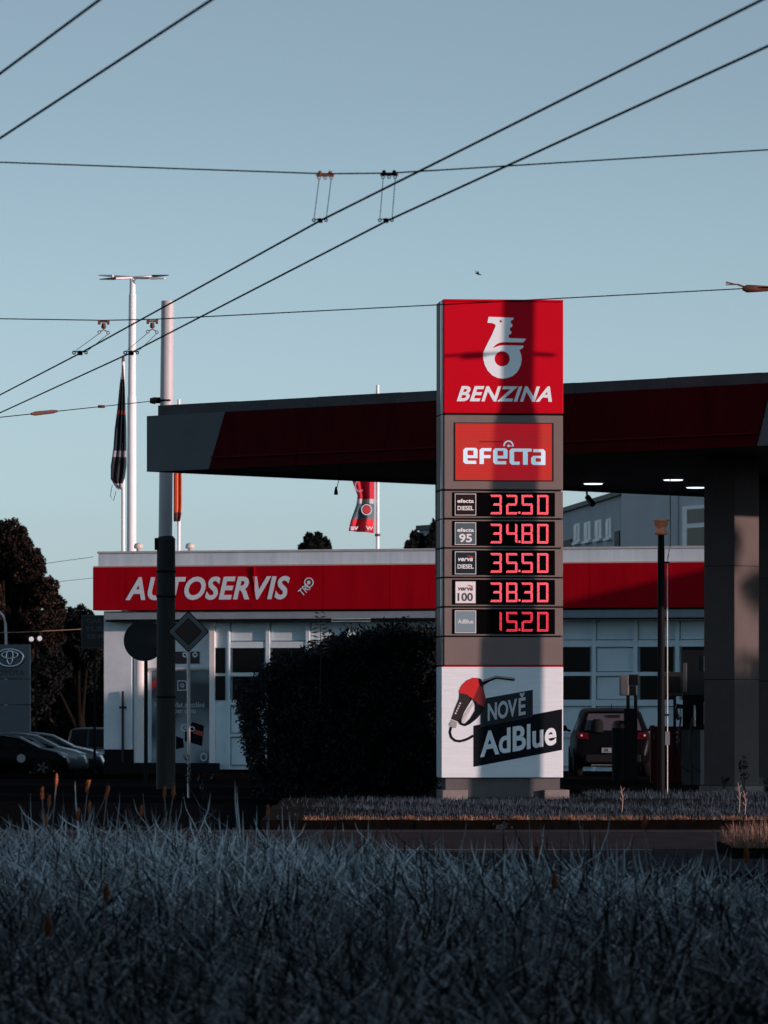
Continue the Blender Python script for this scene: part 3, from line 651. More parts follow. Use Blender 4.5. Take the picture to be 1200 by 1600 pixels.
# lamp mast
X = P(206, 0, 127).x
t = thing('lamp_mast', 'tall pale lamp mast with four spread lamp arms behind the workshop', 'street lamp', (X, 127, 0), 0)
zf = lambda y_: EYE+(HY-y_)/F*127
mb = MB(); mb.tube([(-.02, 0, 0), (0, 0, zf(620))], [.13, .11], 24); mb.tube([(0, 0, zf(620)), (.015, 0, zf(460))], [.098, .09], 24); mb.tube([(.015, 0, zf(460)), (.02, 0, zf(436))], [.075, .07], 20); part('mast', mb, WHITE, t)
for (dx, dz, lit) in ((-.86, .12, 1), (-.78, -.07, 0), (.86, .12, 0), (.82, -.05, 1)):
    dy = -.45 if dz < .05 else .45
    mb = MB(); c = Vector((.02, 0, zf(434))); e_ = c+Vector((dx*.55, dy*.55, dz*.5)); f_ = c+Vector((dx, dy, dz*.9))
    mb.tube([c, e_], [.035, .03], 8); part('lamp_arm', mb, GALV, t)
    mb = MB(); d = (f_-e_); n_ = Vector((-d.y, d.x, 0)).normalized()*.075
    mb.add([e_+n_+Vector((0,0,.03)), e_-n_+Vector((0,0,.03)), f_-n_*.5, f_+n_*.5, e_+n_-Vector((0,0,.035)), e_-n_-Vector((0,0,.035)), f_-n_*.5-Vector((0,0,.02)), f_+n_*.5-Vector((0,0,.02))], [(0,3,2,1),(4,5,6,7),(0,1,5,4),(1,2,6,5),(2,3,7,6),(3,0,4,7)]); part('lamp_head', mb, WHITE if lit else BLACKM, t)  # sunlit heads coloured white, shaded ones black
# flag poles and flags
def ribbon(name, rows_, m, parent, thick=None):
    """cloth from rows of points"""
    nr = len(rows_); nc = len(rows_[0]); mb = MB(); mb.add([p for r_ in rows_ for p in r_], [(i*nc+j, i*nc+j+1, (i+1)*nc+j+1, (i+1)*nc+j) for i in range(nr-1) for j in range(nc-1)], True)
    o = part(name, mb, m, parent); s_ = o.modifiers.new('cloth', 'SOLIDIFY'); s_.thickness = .006; return o
def clothmat(name, stops, scale=1, axis='Z'):
    m = bpy.data.materials.new(name); m.use_nodes = True; t = m.node_tree; b = t.nodes['Principled BSDF']; b.inputs['Roughness'].default_value = .8
    tc = t.nodes.new('ShaderNodeTexCoord'); sp = t.nodes.new('ShaderNodeSeparateXYZ'); r = t.nodes.new('ShaderNodeValToRGB'); r.color_ramp.interpolation = 'CONSTANT'
    t.links.new(tc.outputs['Generated'], sp.inputs[0]); t.links.new(sp.outputs[2], r.inputs[0]); t.links.new(r.outputs[0], b.inputs['Base Color'])
    while len(r.color_ramp.elements) < len(stops): r.color_ramp.elements.new(.5)
    for e_, (p_, c_) in zip(r.color_ramp.elements, stops): e_.position = p_; e_.color = (*c_, 1)
    return m
# left flag, hanging limp
Yf = 122.0; q0 = P(192.5, 860, Yf); k = Yf/F
t = thing('flag_pole', 'slim white flag pole with a limp dark navy flag, left of the lamp mast', 'flag pole', (q0.x, Yf, 0), 0, 'flag poles behind the workshop')
hz = lambda y_: EYE+(HY-y_)*k
mb = MB(); mb.tube([(0, 0, 0), (0, 0, hz(565))], [.05, .04], 14); part('pole', mb, WHITE, t)
mb = MB(); mb.lathe([(.03, 0), (.04, .05), (.03, .2), (.0, .24)], 12, (0, 0, hz(570))); part('finial', mb, RUST, t)
rws = []
prof = [(572, -1, 1), (600, -5, 3), (640, -9, 4), (670, -13, 5), (700, -15, 5), (728, -19, 5), (748, -19, 2), (757, -14, -1), (764, -9, -2)]
for (y_, l, r_) in prof:
    rws.append([(((l+(r_-l)*j/9)*k), -.10+.10*math.sin(j*1.9+y_*.012), hz(y_)+.03*math.sin(j*2.1)) for j in range(10)])
ribbon('flag', rws, clothmat('flag_navy', [(0, (.5, .5, .52)), (.05, (.012, .016, .024)), (.26, (.30, .30, .32)), (.31, (.01, .018, .032)), (.60, (.30, .03, .02)), (.63, (.012, .016, .024)), (.88, (.4, .4, .42))]), t)
mb = MB(); mb.tube([(-17*k, -.05, hz(758)), (-20*k, -.05, hz(775)), (-15*k, -.05, hz(783)), (-11*k, -.05, hz(768))], .008, 5); part('cord', mb, WIRE, t)
# second pole hidden behind the big pole with an orange flag
q0 = P(279.5, 860, Yf); t = thing('flag_pole', 'slim flag pole with an orange flag half hidden by the thick pole', 'flag pole', (q0.x, Yf, 0), 0, 'flag poles behind the workshop')
mb = MB(); mb.tube([(0, 0, 0), (0, 0, hz(624))], [.045, .035], 14); part('pole', mb, WHITE, t)
rws = [[((-8+(r_+8)*j/6)*k, -.08+.05*math.sin(j*2), hz(y_)) for j in range(7)] for y_, r_ in ((640, 5), (700, 5), (760, 5), (790, 5), (805, 4), (815, 2))]
ribbon('flag', rws, clothmat('flag_orange', [(0, (.10, .02, .02)), (.08, (.75, .10, .03)), (.45, (.75, .12, .04)), (.6, (.7, .6, .55)), (.7, (.75, .12, .04))]), t)
# third pole and banner flag
q0 = P(590, 860, Yf); t = thing('flag_pole', 'slim flag pole with a red, white and slate advertising flag between canopy and workshop', 'flag pole', (q0.x, Yf, 0), 0, 'flag poles behind the workshop')
mb = MB(); mb.tube([(0, 0, 0), (0, 0, hz(602))], [.05, .04], 14); part('pole', mb, WHITE, t)
mb = MB(); mb.lathe([(.06, -.03), (.07, 0), (.06, .03)], 12, (0, 0, hz(836))); part('ring', mb, RUST, t)
mb = MB(); mb.tube([(-5*k, 0, hz(620)), (-5*k, 0, hz(834))], .01, 5); part('halyard', mb, WHITE, t)
left = [(690, -40), (752, -39), (775, -31), (790, -33), (815, -42), (830, -45)]
rws = [[((l+(-6-l)*j/12)*k, -.12+.13*math.sin(j*.9+y_*.02), hz(y_+ (j-12)*.0+j*.25)) for j in range(13)] for y_, l in left]
fl = ribbon('flag', rws, clothmat('flag_slate', [(0, (.62, .02, .03)), (.14, (.62, .02, .03)), (.15, (.10, .14, .17)), (.31, (.10, .14, .17)), (.32, (.45, .45, .47)), (.37, (.50, .01, .03))]), t)
def fpt(x_, y_): return (x_-590)*k, hz(y_)
a_ = fpt(573, 797); o = putflat('flag_emblem', flatmesh([circ(a_[0], a_[1], .13), circ(a_[0], a_[1], .11)], .004), WSIGN, t, -.27)
o = putflat('flag_emblem', flatmesh([circ(a_[0], a_[1], .09)], .004), mat('flag_red', (.6, .03, .04), .7), t, -.27)
a_ = fpt(562, 760); o = putflat('flag_emblem', flatmesh([stroke([(a_[0]+.1*math.cos(t_), a_[1]+.13*math.sin(t_)) for t_ in np.linspace(2.2, 5.5, 9)], .035)], .004), mat('flag_pink', (.5, .2, .25), .7), t, -.27)
a_ = fpt(548, 831); b2 = fpt(583, 823); putflat('flag_lettering', textmesh('W', (fpt(572, 0)[0], b2[0], fpt(0, 829)[1], b2[1]), .004, bold=.03), WSIGN, t, -.27)
putflat('flag_lettering', textmesh('av', (fpt(548, 0)[0], fpt(560, 0)[0], fpt(0, 829)[1], fpt(0, 823)[1]), .004, bold=.03), WSIGN, t, -.27)

# ================================================================ OVERHEAD WIRES
def wire(name, pts, r, label, cat='wire', group=None, m=WIRE):
    mb = MB(); mb.tube(pts, r, 6); return solo(name, mb, m, label, cat, group)
def wp(x, y, z): Yd = (z-EYE)*F/(HY-y); return P(x, y, Yd)
ZW = 5.6
def cwire(pts, label):
    q = [wp(x, y, ZW) for x, y in pts]; d0 = q[0]-q[1]; d1 = q[-1]-q[-2]
    q = [q[0]+d0.normalized()*14]+q+[q[-1]+d1.normalized()*22]
    mb = MB()
    for i in range(len(q)-1):
        seg = [q[i].lerp(q[i+1], f)-Vector((0, 0, .0)) for f in np.linspace(0, 1, 6)]; mb.tube(seg, .0088, 6)
    return solo('contact_wire', mb, WIRE, label, 'wire', 'trolley contact wires')
cwire([(0, 617), (125, 552), (500, 345), (1190, 0)], 'thick trolley wire crossing the sky diagonally, upper of the long pair')
cwire([(0, 645), (205, 551), (605, 345), (1200, 72)], 'thick trolley wire crossing the sky diagonally, lower of the long pair')
cwire([(0, 115), (155, 0)], 'thick wire cutting the top left corner, outer of the two')
cwire([(0, 216), (330, 0)], 'thick wire cutting the top left corner, inner of the two')
def span(pts, Yr, lab):                            # pixel points; runs along direction (1,-.184) through (x,Yr)
    x0, Y0 = Yr; X0 = (x0-600)/F*Y0; q = []
    for x, y in pts:
        kk = (x-600)/F; d = (kk*Y0-X0)/(1+.184*kk); Yd = Y0-.184*d; q.append(P(x, y, Yd))
    d0 = (q[0]-q[1]).normalized(); d1 = (q[-1]-q[-2]).normalized(); a = q[0]+d0*7; b = q[-1]+d1*6
    return wire('span_wire', [a]+q+[b], .0066 if Y0 < 50 else .0070, lab, 'wire', 'span wires'), q
_, s1q = span([(0, 253.5), (250, 262.5), (508, 271.5), (608, 270.5), (700, 265), (1200, 234)], (500, 43.0), 'thin span wire crossing high above the pylon, carrying two hangers')
_, s2q = span([(0, 498), (162, 500.5), (238, 499), (690, 476), (1160, 451)], (162, 59.5), 'thin span wire passing just across the top of the pylon')
a = P(0, 652, 78); b_ = P(245, 626, 95)
mb = MB(); mb.tube([a+(a-b_)*1.5, a.lerp(b_, .35), b_], .008, 6)
solo('span_wire', mb, WIRE, 'thin span wire running left from the thick pole', 'wire', 'span wires')
mb = MB(); q1 = a.lerp(b_, .17); q2 = a.lerp(b_, .32); q3 = a.lerp(b_, .6)
mb.tube([q1, q1.lerp(q2, .15), q1.lerp(q2, .85), q2], [.018, .035, .03, .018], 8); mb.tube([q3-Vector((.06, 0, 0)), q3+Vector((.06, 0, 0))], .025, 8)
solo('wire_tensioner', mb, RUST, 'rusty tensioner on the span wire left of the thick pole', 'wire fitting', 'wire tensioners')
q = s2q[-1]
mb = MB(); mb.tube([q, q+Vector((.05, 0, 0)), q+Vector((.16, 0, .0)), q+Vector((.3, 0, .0))], [.02, .045, .04, .03], 8); mb.tube([q+Vector((.02, 0, .02)), q+Vector((-.06, 0, .05))], .012, 6)
for dz in (-.02, 0, .02, .035): mb.tube([q+Vector((-.05, 0, .045)), q+Vector((-.19, 0, .055+dz*.7))], .004, 5)
solo('wire_tensioner', mb, RUST, 'rusty tensioner with frayed wire end at the right edge above the canopy', 'wire fitting', 'wire tensioners')
def ring(mb, c, r, t_): mb.tube([(c[0]+r*math.cos(a), c[1], c[2]+r*math.sin(a)) for a in np.linspace(0, 2*math.pi, 15)], t_, 6, cap=False)
def hanger(xt, yt, xb, yb, Yt, lab, m, far=False):
    T = P(xt, yt, Yt); B = wp(xb, yb, ZW); k_ = Yt/F
    t = thing('wire_hanger', lab, 'wire hanger', tuple(T), 0, 'wire hangers')
    B = B-T; h = 13*k_ if not far else 10*k_
    mb = MB()
    if not far:
        mb.box(-14*k_, 14*k_, -.02, .02, -1.5*k_, 1.5*k_)
        for s_ in (-8, 8): mb.lathe([(3.4*k_, 0), (3.6*k_, 2*k_), (2.2*k_, 6*k_)], 10, (s_*k_, 0, 1*k_))
        for s_ in (-9.5, 0, 9.5): ring(mb, (s_*k_, -.01, -4*k_), 2.2*k_, .8*k_)
        tops = [(-9.5*k_, 0, -6*k_), (9.5*k_, 0, -6*k_)]
    else:
        mb.box(-9*k_, 9*k_, -.02, .02, -1*k_, 1.5*k_); mb.box(-9*k_, -5*k_, -.03, .03, -4*k_, 2.5*k_); mb.box(5*k_, 9*k_, -.03, .03, -4*k_, 2.5*k_)
        mb.lathe([(2*k_, -11*k_), (4*k_, -9*k_), (3*k_, -2*k_)], 10); 
        ring(mb, (-7*k_, 0, -16*k_), 2.2*k_, .7*k_); ring(mb, (7*k_, 0, -17*k_), 2.2*k_, .7*k_); mb.tube([(-5*k_, 0, -15*k_), (0, 0, -12*k_), (5*k_, 0, -15*k_)], .9*k_, 6)
        tops = [(-7*k_, 0, -18*k_), (7*k_, 0, -19*k_)]
    part('insulator_bar', mb, m, t)
    mb = MB(); bl = Vector((B.x-9.5*k_, B.y, B.z+2*k_)); br = Vector((B.x+9.5*k_, B.y, B.z+2*k_))
    mb.tube([tops[0], bl], .0035, 5); mb.tube([tops[1], br], .0035, 5); part('cord', mb, WIRE, t)
    mb = MB(); ring(mb, (bl.x, bl.y, bl.z-1*k_), 2.2*k_, 1.0*k_); ring(mb, (br.x, br.y, br.z-1*k_), 2.0*k_, 1.0*k_)
    mb.tube([bl+Vector((2*k_, 0, 0)), B+Vector((0, 0, 3.5*k_)), br-Vector((2*k_, 0, 0))], 1.0*k_, 6); mb.box(B.x-4*k_, B.x+4*k_, B.y-.02, B.y+.02, B.z-3*k_, B.z+3*k_); part('wire_clamp', mb, WIRE, t)
hanger(508, 274, 500, 345, 43.0, 'rusty orange hanger, left of the two on the high span wire', RUST)
hanger(608, 273, 603, 345, 42.9, 'black hanger, right of the two on the high span wire', WIRE)
hanger(162, 503, 125, 552, 59.5, 'hanger on the lower span wire, left of the lamp mast', RUST, True)
hanger(238, 502, 205, 552, 59.4, 'hanger on the lower span wire between lamp mast and thick pole', RUST, True)
q = P(747, 428, 120); t = thing('bird', 'tiny dark bird flying left above the pylon', 'bird', tuple(q))
mb = MB(); mb.tube([(-.07, 0, .02), (0, 0, 0), (.08, 0, -.03)], [.008, .022, .006], 6); part('body', mb, WIRE, t)
for s_ in (-1, 1): mb = MB(); mb.add([(-.02, 0, .01), (.03, 0, 0), (s_*.05-.05, s_*.12, .09)], [(0, 1, 2)]); part('wing', mb, WIRE, t)
# far thin cables
wire('far_cable', [P(-200, 905, 150), P(60, 882, 150), P(146, 870, 150)], .008, 'very thin cable above the far left tree, upper one', 'cable')
wire('far_cable', [P(-200, 915, 150), P(90, 909, 150), P(146, 903, 150)], .007, 'very thin cable beside the far left tree, lower one', 'cable')
wire('far_cable', [P(-200, 992, 135), P(30, 988, 135), P(130, 983, 135)], .012, 'warm lit cable above the dealership totem', 'cable', m=mat('cable_sunlit', (.35, .2, .15), .6))  # orange sunlight put into the cable colour

# ================================================================ RIGHT FORECOURT OBJECTS
# vent pipe with copper cap
X = P(1033, 0, 81.5).x; k = 81.5/F
t = thing('vent_pipe', 'slim dark vent pipe with a copper cap right of the pylon', 'pipe', (X, 81.5, 0), 0)
zf = lambda y_: EYE+(HY-y_)*k
mb = MB(); mb.tube([(0, 0, -.05), (0, 0, zf(858))], [.060, .056], 18); mb.tube([(0, 0, zf(858)), (0, 0, zf(836))], [.052, .050], 18); part('pipe', mb, mat('pipe_dark', (.006, .006, .008), .6, spec=.08), t)
mb = MB(); mb.lathe([(.07, zf(836)), (.115, zf(834)), (.115, zf(831)), (.07, zf(829)), (.085, zf(823)), (.11, zf(820)), (.105, zf(815)), (.125, zf(814)), (.125, zf(811.5)), (.03, zf(811))], 22); part('cap', mb, COPPER, t)
for y_ in (879, 1117): mb = MB(); mb.box(.03, .13, -.04, .02, zf(y_+1.5), zf(y_-1.5)); part('clamp', mb, BLACKM, t)
mb = MB(); mb.box(.06, .135, -.05, -.04, zf(1164), zf(1143)); part('number_plate', mb, mat('plate_grey', (.14, .17, .20), .5), t)
s, w_ = can_local(1047, 745); cx, cy = canpos(s, w_)
mb = MB(); mb.tube([(cx, cy, ZB+.1), (P(1047.5, 852, 90).x, 90, P(0, 852, 90).z), (X+.11, 81.6, zf(872)), (X+.10, 81.5, zf(879)), (X+.10, 81.5, zf(1117)), (X+.10, 81.5, 0)], .009, 6)
solo('hanging_cable', mb, mat('cable_grey', (.62, .60, .60), .6), 'thin pale cable running from the canopy down beside the vent pipe', 'cable')

# fuel pump and island
def Zy(y, Y): return EYE+(HY-y)/F*Y
Yp = 97.0; X = P(1086, 0, Yp).x
t = thing('fuel_pump', 'dark fuel pump with nozzles and hoses beside the canopy column', 'fuel pump', (X, Yp, 0), R(-20))
hw = .22
mb = MB(); mb.box(-hw, hw+.03, -.2, .25, Zy(1087, Yp), Zy(1016, Yp)); part('head', mb, mat('pump_dark', (.012, .014, .016), .4), t, bevel=.02)
mb = MB(); mb.box(-hw+.02, hw, -.15, .2, Zy(1140, Yp), Zy(1087, Yp)); part('nozzle_bay', mb, BLACKM, t)
mb = MB(); mb.box(-hw+.01, -.03, -.19, .22, -.05, Zy(1140, Yp)-.0); mb.box(.03, .16, -.19, .22, -.05, Zy(1140, Yp)); part('cabinet', mb, mat('pump_grey', (.035, .042, .05), .5), t)
mb = MB(); mb.box(-.17, -.10, -.23, -.205, Zy(1081, Yp), Zy(1036, Yp)); part('label_strip', mb, mat('strip_grey', (.12, .14, .16), .5), t)
for (x_, y0_, y1_) in ((.235, 1025, 1049), (.235, 1097, 1132)):
    mb = MB(); mb.box(x_, x_+.035, -.22, .24, Zy(y1_, Yp), Zy(y0_, Yp)); part('side_strip', mb, WHITE, t, bevel=.008)
mb = MB(); mb.box(.045, .07, -.235, -.18, Zy(1135, Yp), Zy(1102, Yp)); part('side_strip', mb, WHITE, t)
mb = MB(); mb.tube([(-.12, -.2, Zy(1105, Yp)), (-.26, -.3, Zy(1103, Yp)), (-.30, -.3, Zy(1109, Yp)), (-.24, -.28, Zy(1125, Yp))], [.03, .05, .05, .03], 8); part('nozzle', mb, BLACK, t)
for x_ in (-.2, .02):
    mb = MB(); mb.tube([(x_, -.26, Zy(1120, Yp)), (x_-.04, -.34, Zy(1160, Yp)), (x_+.03, -.36, Zy(1195, Yp)), (x_+.18, -.3, Zy(1206, Yp))], .018, 8); part('hose', mb, BLACK, t)
a = P(1056, 0, Yp); mb = MB(); k = Yp/F
X2 = a.x
t = thing('payment_terminal', 'dark payment screen mounted left of the fuel pump', 'terminal', (X2, Yp-.05, 0), R(-10))
mb = MB(); mb.box(-.20, .14, -.08, .08, Zy(1088, Yp), Zy(1050, Yp)); part('housing', mb, mat('term_grey', (.022, .03, .036), .5), t, bevel=.015)
mb = MB(); mb.box(-.125, .10, -.088, -.081, Zy(1083, Yp), Zy(1057, Yp)); part('screen', mb, BLACK, t)
mb = MB(); mb.box(-.05, .0, -.02, .04, -.05, Zy(1088, Yp)); part('stand', mb, BLACKM, t)
# red bay board with number 8
a = P(1017, 0, 98.6).x; b_ = P(1101, 0, 98.6).x
t = thing('pump_board', 'low dark red board marked with a grey 8 beside the parked hatchback', 'board', (a, 98.6, 0), 0)
mb = MB(); mb.box(0, b_-a, 0, .35, -.05, Zy(1135, 98.6)); part('board', mb, mat('board_red', (.045, .002, .004), .6, spec=.1), t, bevel=.01)
q = P(1054, 0, 98.6).x-a; putflat('number', textmesh('8', (q, q+.095, Zy(1161, 98.6), Zy(1143, 98.6)), .003, bold=.0), mat('num_grey', (.22, .23, .26), .5), t, -.003)
q = P(1021, 0, 98.6).x-a; putflat('number', textmesh('1', (q, q+.025, Zy(1155, 98.6), Zy(1147, 98.6)), .003), mat('num_dim', (.06, .06, .07), .5), t, -.003)
# air and water post
Ya = 101.0; X = P(983, 0, Ya).x
t = thing('air_station', 'grey tyre air unit on two dark posts in front of the hatchback', 'air pump', (X, Ya, 0), R(0))
mb = MB(); mb.box(-.19, .0, -.12, .12, Zy(1087, Ya), Zy(1054, Ya)); part('housing', mb, mat('air_grey', (.15, .17, .19), .5), t, bevel=.03)
mb = MB(); mb.box(.003, .18, -.13, .12, Zy(1071, Ya), Zy(1054, Ya)); mb.box(.003, .14, -.11, .10, Zy(1087, Ya), Zy(1071, Ya)-.003); part('gauge_panel', mb, BLACK, t, bevel=.01)
for x_ in (-.055, .095): mb = MB(); mb.box(x_, x_+.065, -.04, .04, -.05, Zy(1086, Ya)); part('leg', mb, BLACKM, t)
mb = MB(); mb.box(-.1, .16, -.1, .15, -.05, Zy(1107, Ya)); part('cabinet', mb, BLACKM, t, bevel=.02)
X = P(967, 0, Ya).x
t = thing('litter_bin', 'dark rounded bin with a dull red lid in front of the hatchback', 'bin', (X, Ya, 0), 0)
mb = MB(); mb.lathe([(.13, -.05), (.14, .2), (.14, 1.0)], 20); part('body', mb, BLACKM, t)
mb = MB(); mb.lathe([(.145, 1.0), (.14, 1.08), (.10, 1.14), (.02, 1.155)], 20); part('lid', mb, mat('lid_red', (.05, .006, .008), .5), t)

# ================================================================ CARS
PAINTK = mat('car_black', (.003, .0035, .0045), .35, coat=0, spec=.08)
PAINTS = mat('car_silver', (.16, .18, .20), .3, metal=.4, coat=.5)
PAINTD = mat('car_dark_grey', (.02, .023, .027), .22, coat=.6)
TYRE = mat('tyre', (.008, .008, .009), .85, spec=.1); RIM = mat('rim', (.08, .085, .09), .35, metal=.8)
TAIL = mat('tail_lamp', (.07, .001, .004), .35, spec=.2, emit=(.6, .0, .02), estr=.0); LAMP = mat('head_lamp', (.5, .55, .6), .12, spec=.8)
def ringpts(st):
    x, zt_, zs, wl, wr, zb_ = st
    half = [(0, zb_), (wl*.80, zb_), (wl*.97, zb_+.12), (wl, (zb_+zs)*.55), (wl*.985, zs-.06), (wl*.95, zs), (wr+(wl*.95-wr)*.08, zt_-.07 if zt_-zs > .12 else zs+(zt_-zs)*.5), (wr*.93, zt_-.018), (wr*.6, zt_), (0, zt_+.008)]
    pts = [(x, -y, z) for y, z in half]+[(x, y, z) for y, z in half[::-1][1:-1]]
    return pts
def car(name, label, loc, rz, st, paint, wb, wheel_r=.31, group=None, screens=(), sides=(), sc_=1.0):
    """st: stations rear->front (x, ztop, zshoulder, w_low, w_roof, zbottom)"""
    t = thing(name, label, 'car', loc, rz, group); t.scale = (sc_,)*3
    mb = MB(); rg = [ringpts(s) for s in st]; n = len(rg[0])
    vs = [p for r_ in rg for p in r_]; fs = []
    for i in range(len(rg)-1):
        for k in range(n): a = i*n+k; b = i*n+(k+1) % n; fs.append((a, a+n, b+n, b))
    mb.add(vs, fs, True); mb.add(rg[0], [tuple(range(n))[::-1]][::1], True); mb.add(rg[-1], [tuple(range(n))], True)
    bd = part('body', mb, paint, t)
    W = max(s[3] for s in st)
    def patch(nm, i, k0, k1, i2=None, inset=.06, off=.008, m=GLASS, sub=None):
        """glass over loft columns k0..k1 between stations i..i2, pushed out"""
        i2 = i2 or i+1; A = [Vector(rg[i][k]) for k in (k0, k1)]; B = [Vector(rg[i2][k]) for k in (k0, k1)]
        c = [A[0].lerp(B[0], inset).lerp(A[1].lerp(B[1], inset), inset*1.2), B[0].lerp(A[0], inset).lerp(B[1].lerp(A[1], inset), inset*1.2),
             B[1].lerp(A[1], inset).lerp(B[0].lerp(A[0], inset), inset), A[1].lerp(B[1], inset).lerp(A[0].lerp(B[0], inset), inset)]
        nrm = (c[1]-c[0]).cross(c[3]-c[0]).normalized(); cen = sum(c, Vector())/4; 
        if nrm.dot(cen-Vector((st[len(st)//2][0], 0, .7))) < 0: nrm = -nrm
        mb = MB(); mb.add([p+nrm*off for p in c]+[p-nrm*.004 for p in c], [(0,1,2,3),(4,7,6,5),(0,4,5,1),(1,5,6,2),(2,6,7,3),(3,7,4,0)]); return part(nm, mb, m, t)
    for i, i2, k0, k1, nm in screens: patch(nm, i, k0, k1, i2, inset=.04, off=.012)
    for i, i2 in sides:
        patch('side_window', i, 5, 6, i2, inset=.07); patch('side_window', i, n-5, n-6, i2, inset=.07)
    for x_ in wb:
        for s_ in (-1, 1):
            mb = MB(); yv = s_*(W-.09)
            prof = [(-.1, wheel_r*.9), (-.085, wheel_r), (.085, wheel_r), (.1, wheel_r*.9), (.1, wheel_r*.62)]
            vs = []; m_ = 24
            for (yy, rr) in prof:
                for k in range(m_): a = 2*math.pi*k/m_; vs.append((x_+rr*math.cos(a), yv+s_*yy, wheel_r+rr*math.sin(a)))
            fs = [(i*m_+k, i*m_+(k+1) % m_, (i+1)*m_+(k+1) % m_, (i+1)*m_+k) for i in range(len(prof)-1) for k in range(m_)]
            mb.add(vs, fs, True); wl_ = part('wheel', mb, TYRE, t)
            mb = MB(); hub = [(x_, yv+s_*.085, wheel_r)]; vs = hub+[(x_+wheel_r*.60*math.cos(2*math.pi*k/10), yv+s_*.092, wheel_r+wheel_r*.60*math.sin(2*math.pi*k/10)) for k in range(10)]
            sp = []
            for k in range(5):
                a = 2*math.pi*k/5; da = .2
                sp += [[(x_+.05*math.cos(a-1), yv+s_*.1, wheel_r+.05*math.sin(a-1)), (x_+.05*math.cos(a+1), yv+s_*.1, wheel_r+.05*math.sin(a+1)), (x_+wheel_r*.6*math.cos(a+da), yv+s_*.1, wheel_r+wheel_r*.6*math.sin(a+da)), (x_+wheel_r*.6*math.cos(a-da), yv+s_*.1, wheel_r+wheel_r*.6*math.sin(a-da))]]
            for q in sp: mb.add(q, [(0, 1, 2, 3)])
            part('rim', mb, RIM, wl_)
    return t, rg, patch
hatch = [(0, .55, .50, .66, .58, .28), (.05, .84, .80, .755, .66, .24), (.12, .92, .88, .785, .70, .22), (.44, 1.34, .93, .80, .60, .20), (.62, 1.40, .94, .805, .60, .20), (1.6, 1.43, .93, .805, .62, .2), (2.3, 1.36, .91, .805, .60, .2), (3.0, .96, .88, .80, .68, .2), (3.6, .84, .80, .77, .64, .2), (3.88, .66, .62, .70, .56, .22), (3.95, .50, .46, .60, .5, .28)]
X = P(958, 0, 107).x
t, rg, patch = car('hatchback', 'black hatchback parked with its rear facing us under the canopy', (X, 107, -.05), R(90), hatch, PAINTK, (.62, 3.15), screens=(), sides=((3, 5), (5, 7)))
# the rear of the hatchback (local x = 0 is the tail, -y is the right side seen from behind -> local +y is left)
mb = MB(); n_ = 10
def tailq(y0, y1, z0, z1, xf, nm, m, th=.012, rev=False):
    mb = MB(); mb.add([(xf(z0), y0, z0), (xf(z0), y1, z0), (xf(z1), y1, z1), (xf(z1), y0, z1), (xf(z0)+th, y0, z0), (xf(z0)+th, y1, z0), (xf(z1)+th, y1, z1), (xf(z1)+th, y0, z1)], [(0,3,2,1),(4,5,6,7),(0,1,5,4),(1,2,6,5),(2,3,7,6),(3,0,4,7)]); return part(nm, mb, m, t)
xg = lambda z: .115+(z-.92)*.32/.42-.014
HG = mat('rear_screen', (.07, .065, .08), .12, spec=.5)
mb = MB(); zA, zB_ = .965, 1.315; mb.add([(xg(zA), -.60, zA), (xg(zA), .60, zA), (xg(zB_), .50, zB_), (xg(zB_), -.50, zB_), (xg(zA)+.015, -.60, zA), (xg(zA)+.015, .60, zA), (xg(zB_)+.015, .50, zB_), (xg(zB_)+.015, -.50, zB_)], [(0,3,2,1),(4,5,6,7),(0,1,5,4),(1,2,6,5),(2,3,7,6),(3,0,4,7)]); rs = part('rear_window', mb, HG, t)
# headrests and mirror seen through the rear window (silhouettes against the light glass), modelled as seats just inside the glass line
mb = MB(); mb.lathe([(.13, .93), (.135, 1.05), (.12, 1.16), (.07, 1.20)], 14, (.14, .33, 0)); part('head_rest', mb, BLACKM, t)
mb = MB(); mb.box(.30, .34, -.16, .08, 1.235, 1.29); part('rear_view_mirror', mb, BLACKM, t)
xl = lambda z: .05-(z-.8)*0+ (.03 if z > .85 else .0)-.02
for s_ in (-1, 1):
    mb = MB(); y0, y1 = s_*.50, s_*.735
    mb.add([(.03, y0, .78), (.035, y1, .80), (.09, y1+s_*.01, .93), (.085, y0+s_*.03, .91), (.1, y0, .78), (.12, y1, .80), (.16, y1+s_*.01, .93), (.15, y0, .91)], [(0,3,2,1) if s_ > 0 else (0,1,2,3), (4,5,6,7), (0,1,5,4), (1,2,6,5), (2,3,7,6), (3,0,4,7)])
    tl = part('tail_light', mb, TAIL, t)
    mb = MB(); mb.lathe([(.0, 0), (.022, .0), (.022, .01)], 14); mb.v = [(.025-z_, s_*.66+x_, .86+y_) for x_, y_, z_ in mb.v]; part('reversing_lamp', mb, LAMP, tl)
    mb = MB(); mb.tube([(2.42, s_*.80, .93), (2.42, s_*.9, .97)], .025, 8); mb.lathe([(.05, -.06), (.085, 0), (.05, .07)], 14, (2.42, s_*.95, .99)); part('door_mirror', mb, BLACK, t)
mb = MB(); mb.box(-.025, .012, -.24, .24, .50, .60); plt_ = part('number_plate', mb, mat('plate_lilac', (.22, .25, .30), .5), t)
me = textmesh('2L 7750', (-.2, .2, .52, .585), .003, bold=.02)
o = putflat('plate_lettering', me, BLACK, plt_, 0); o.rotation_euler = (0, 0, R(-90)); o.location = (-.028, 0, 0)
mb = MB(); mb.box(-.035, .02, -.58, .58, .30, .46); part('bumper', mb, BLACKM, t, bevel=.02)
mb = MB(); mb.box(-.04, .01, -.42, .46, .23, .255); part('bumper_trim', mb, PAINTS, t)
mb = MB(); mb.tube([(.75, .0, 1.40), (.70, 0, 1.52)], .008, 6); part('aerial', mb, BLACK, t)
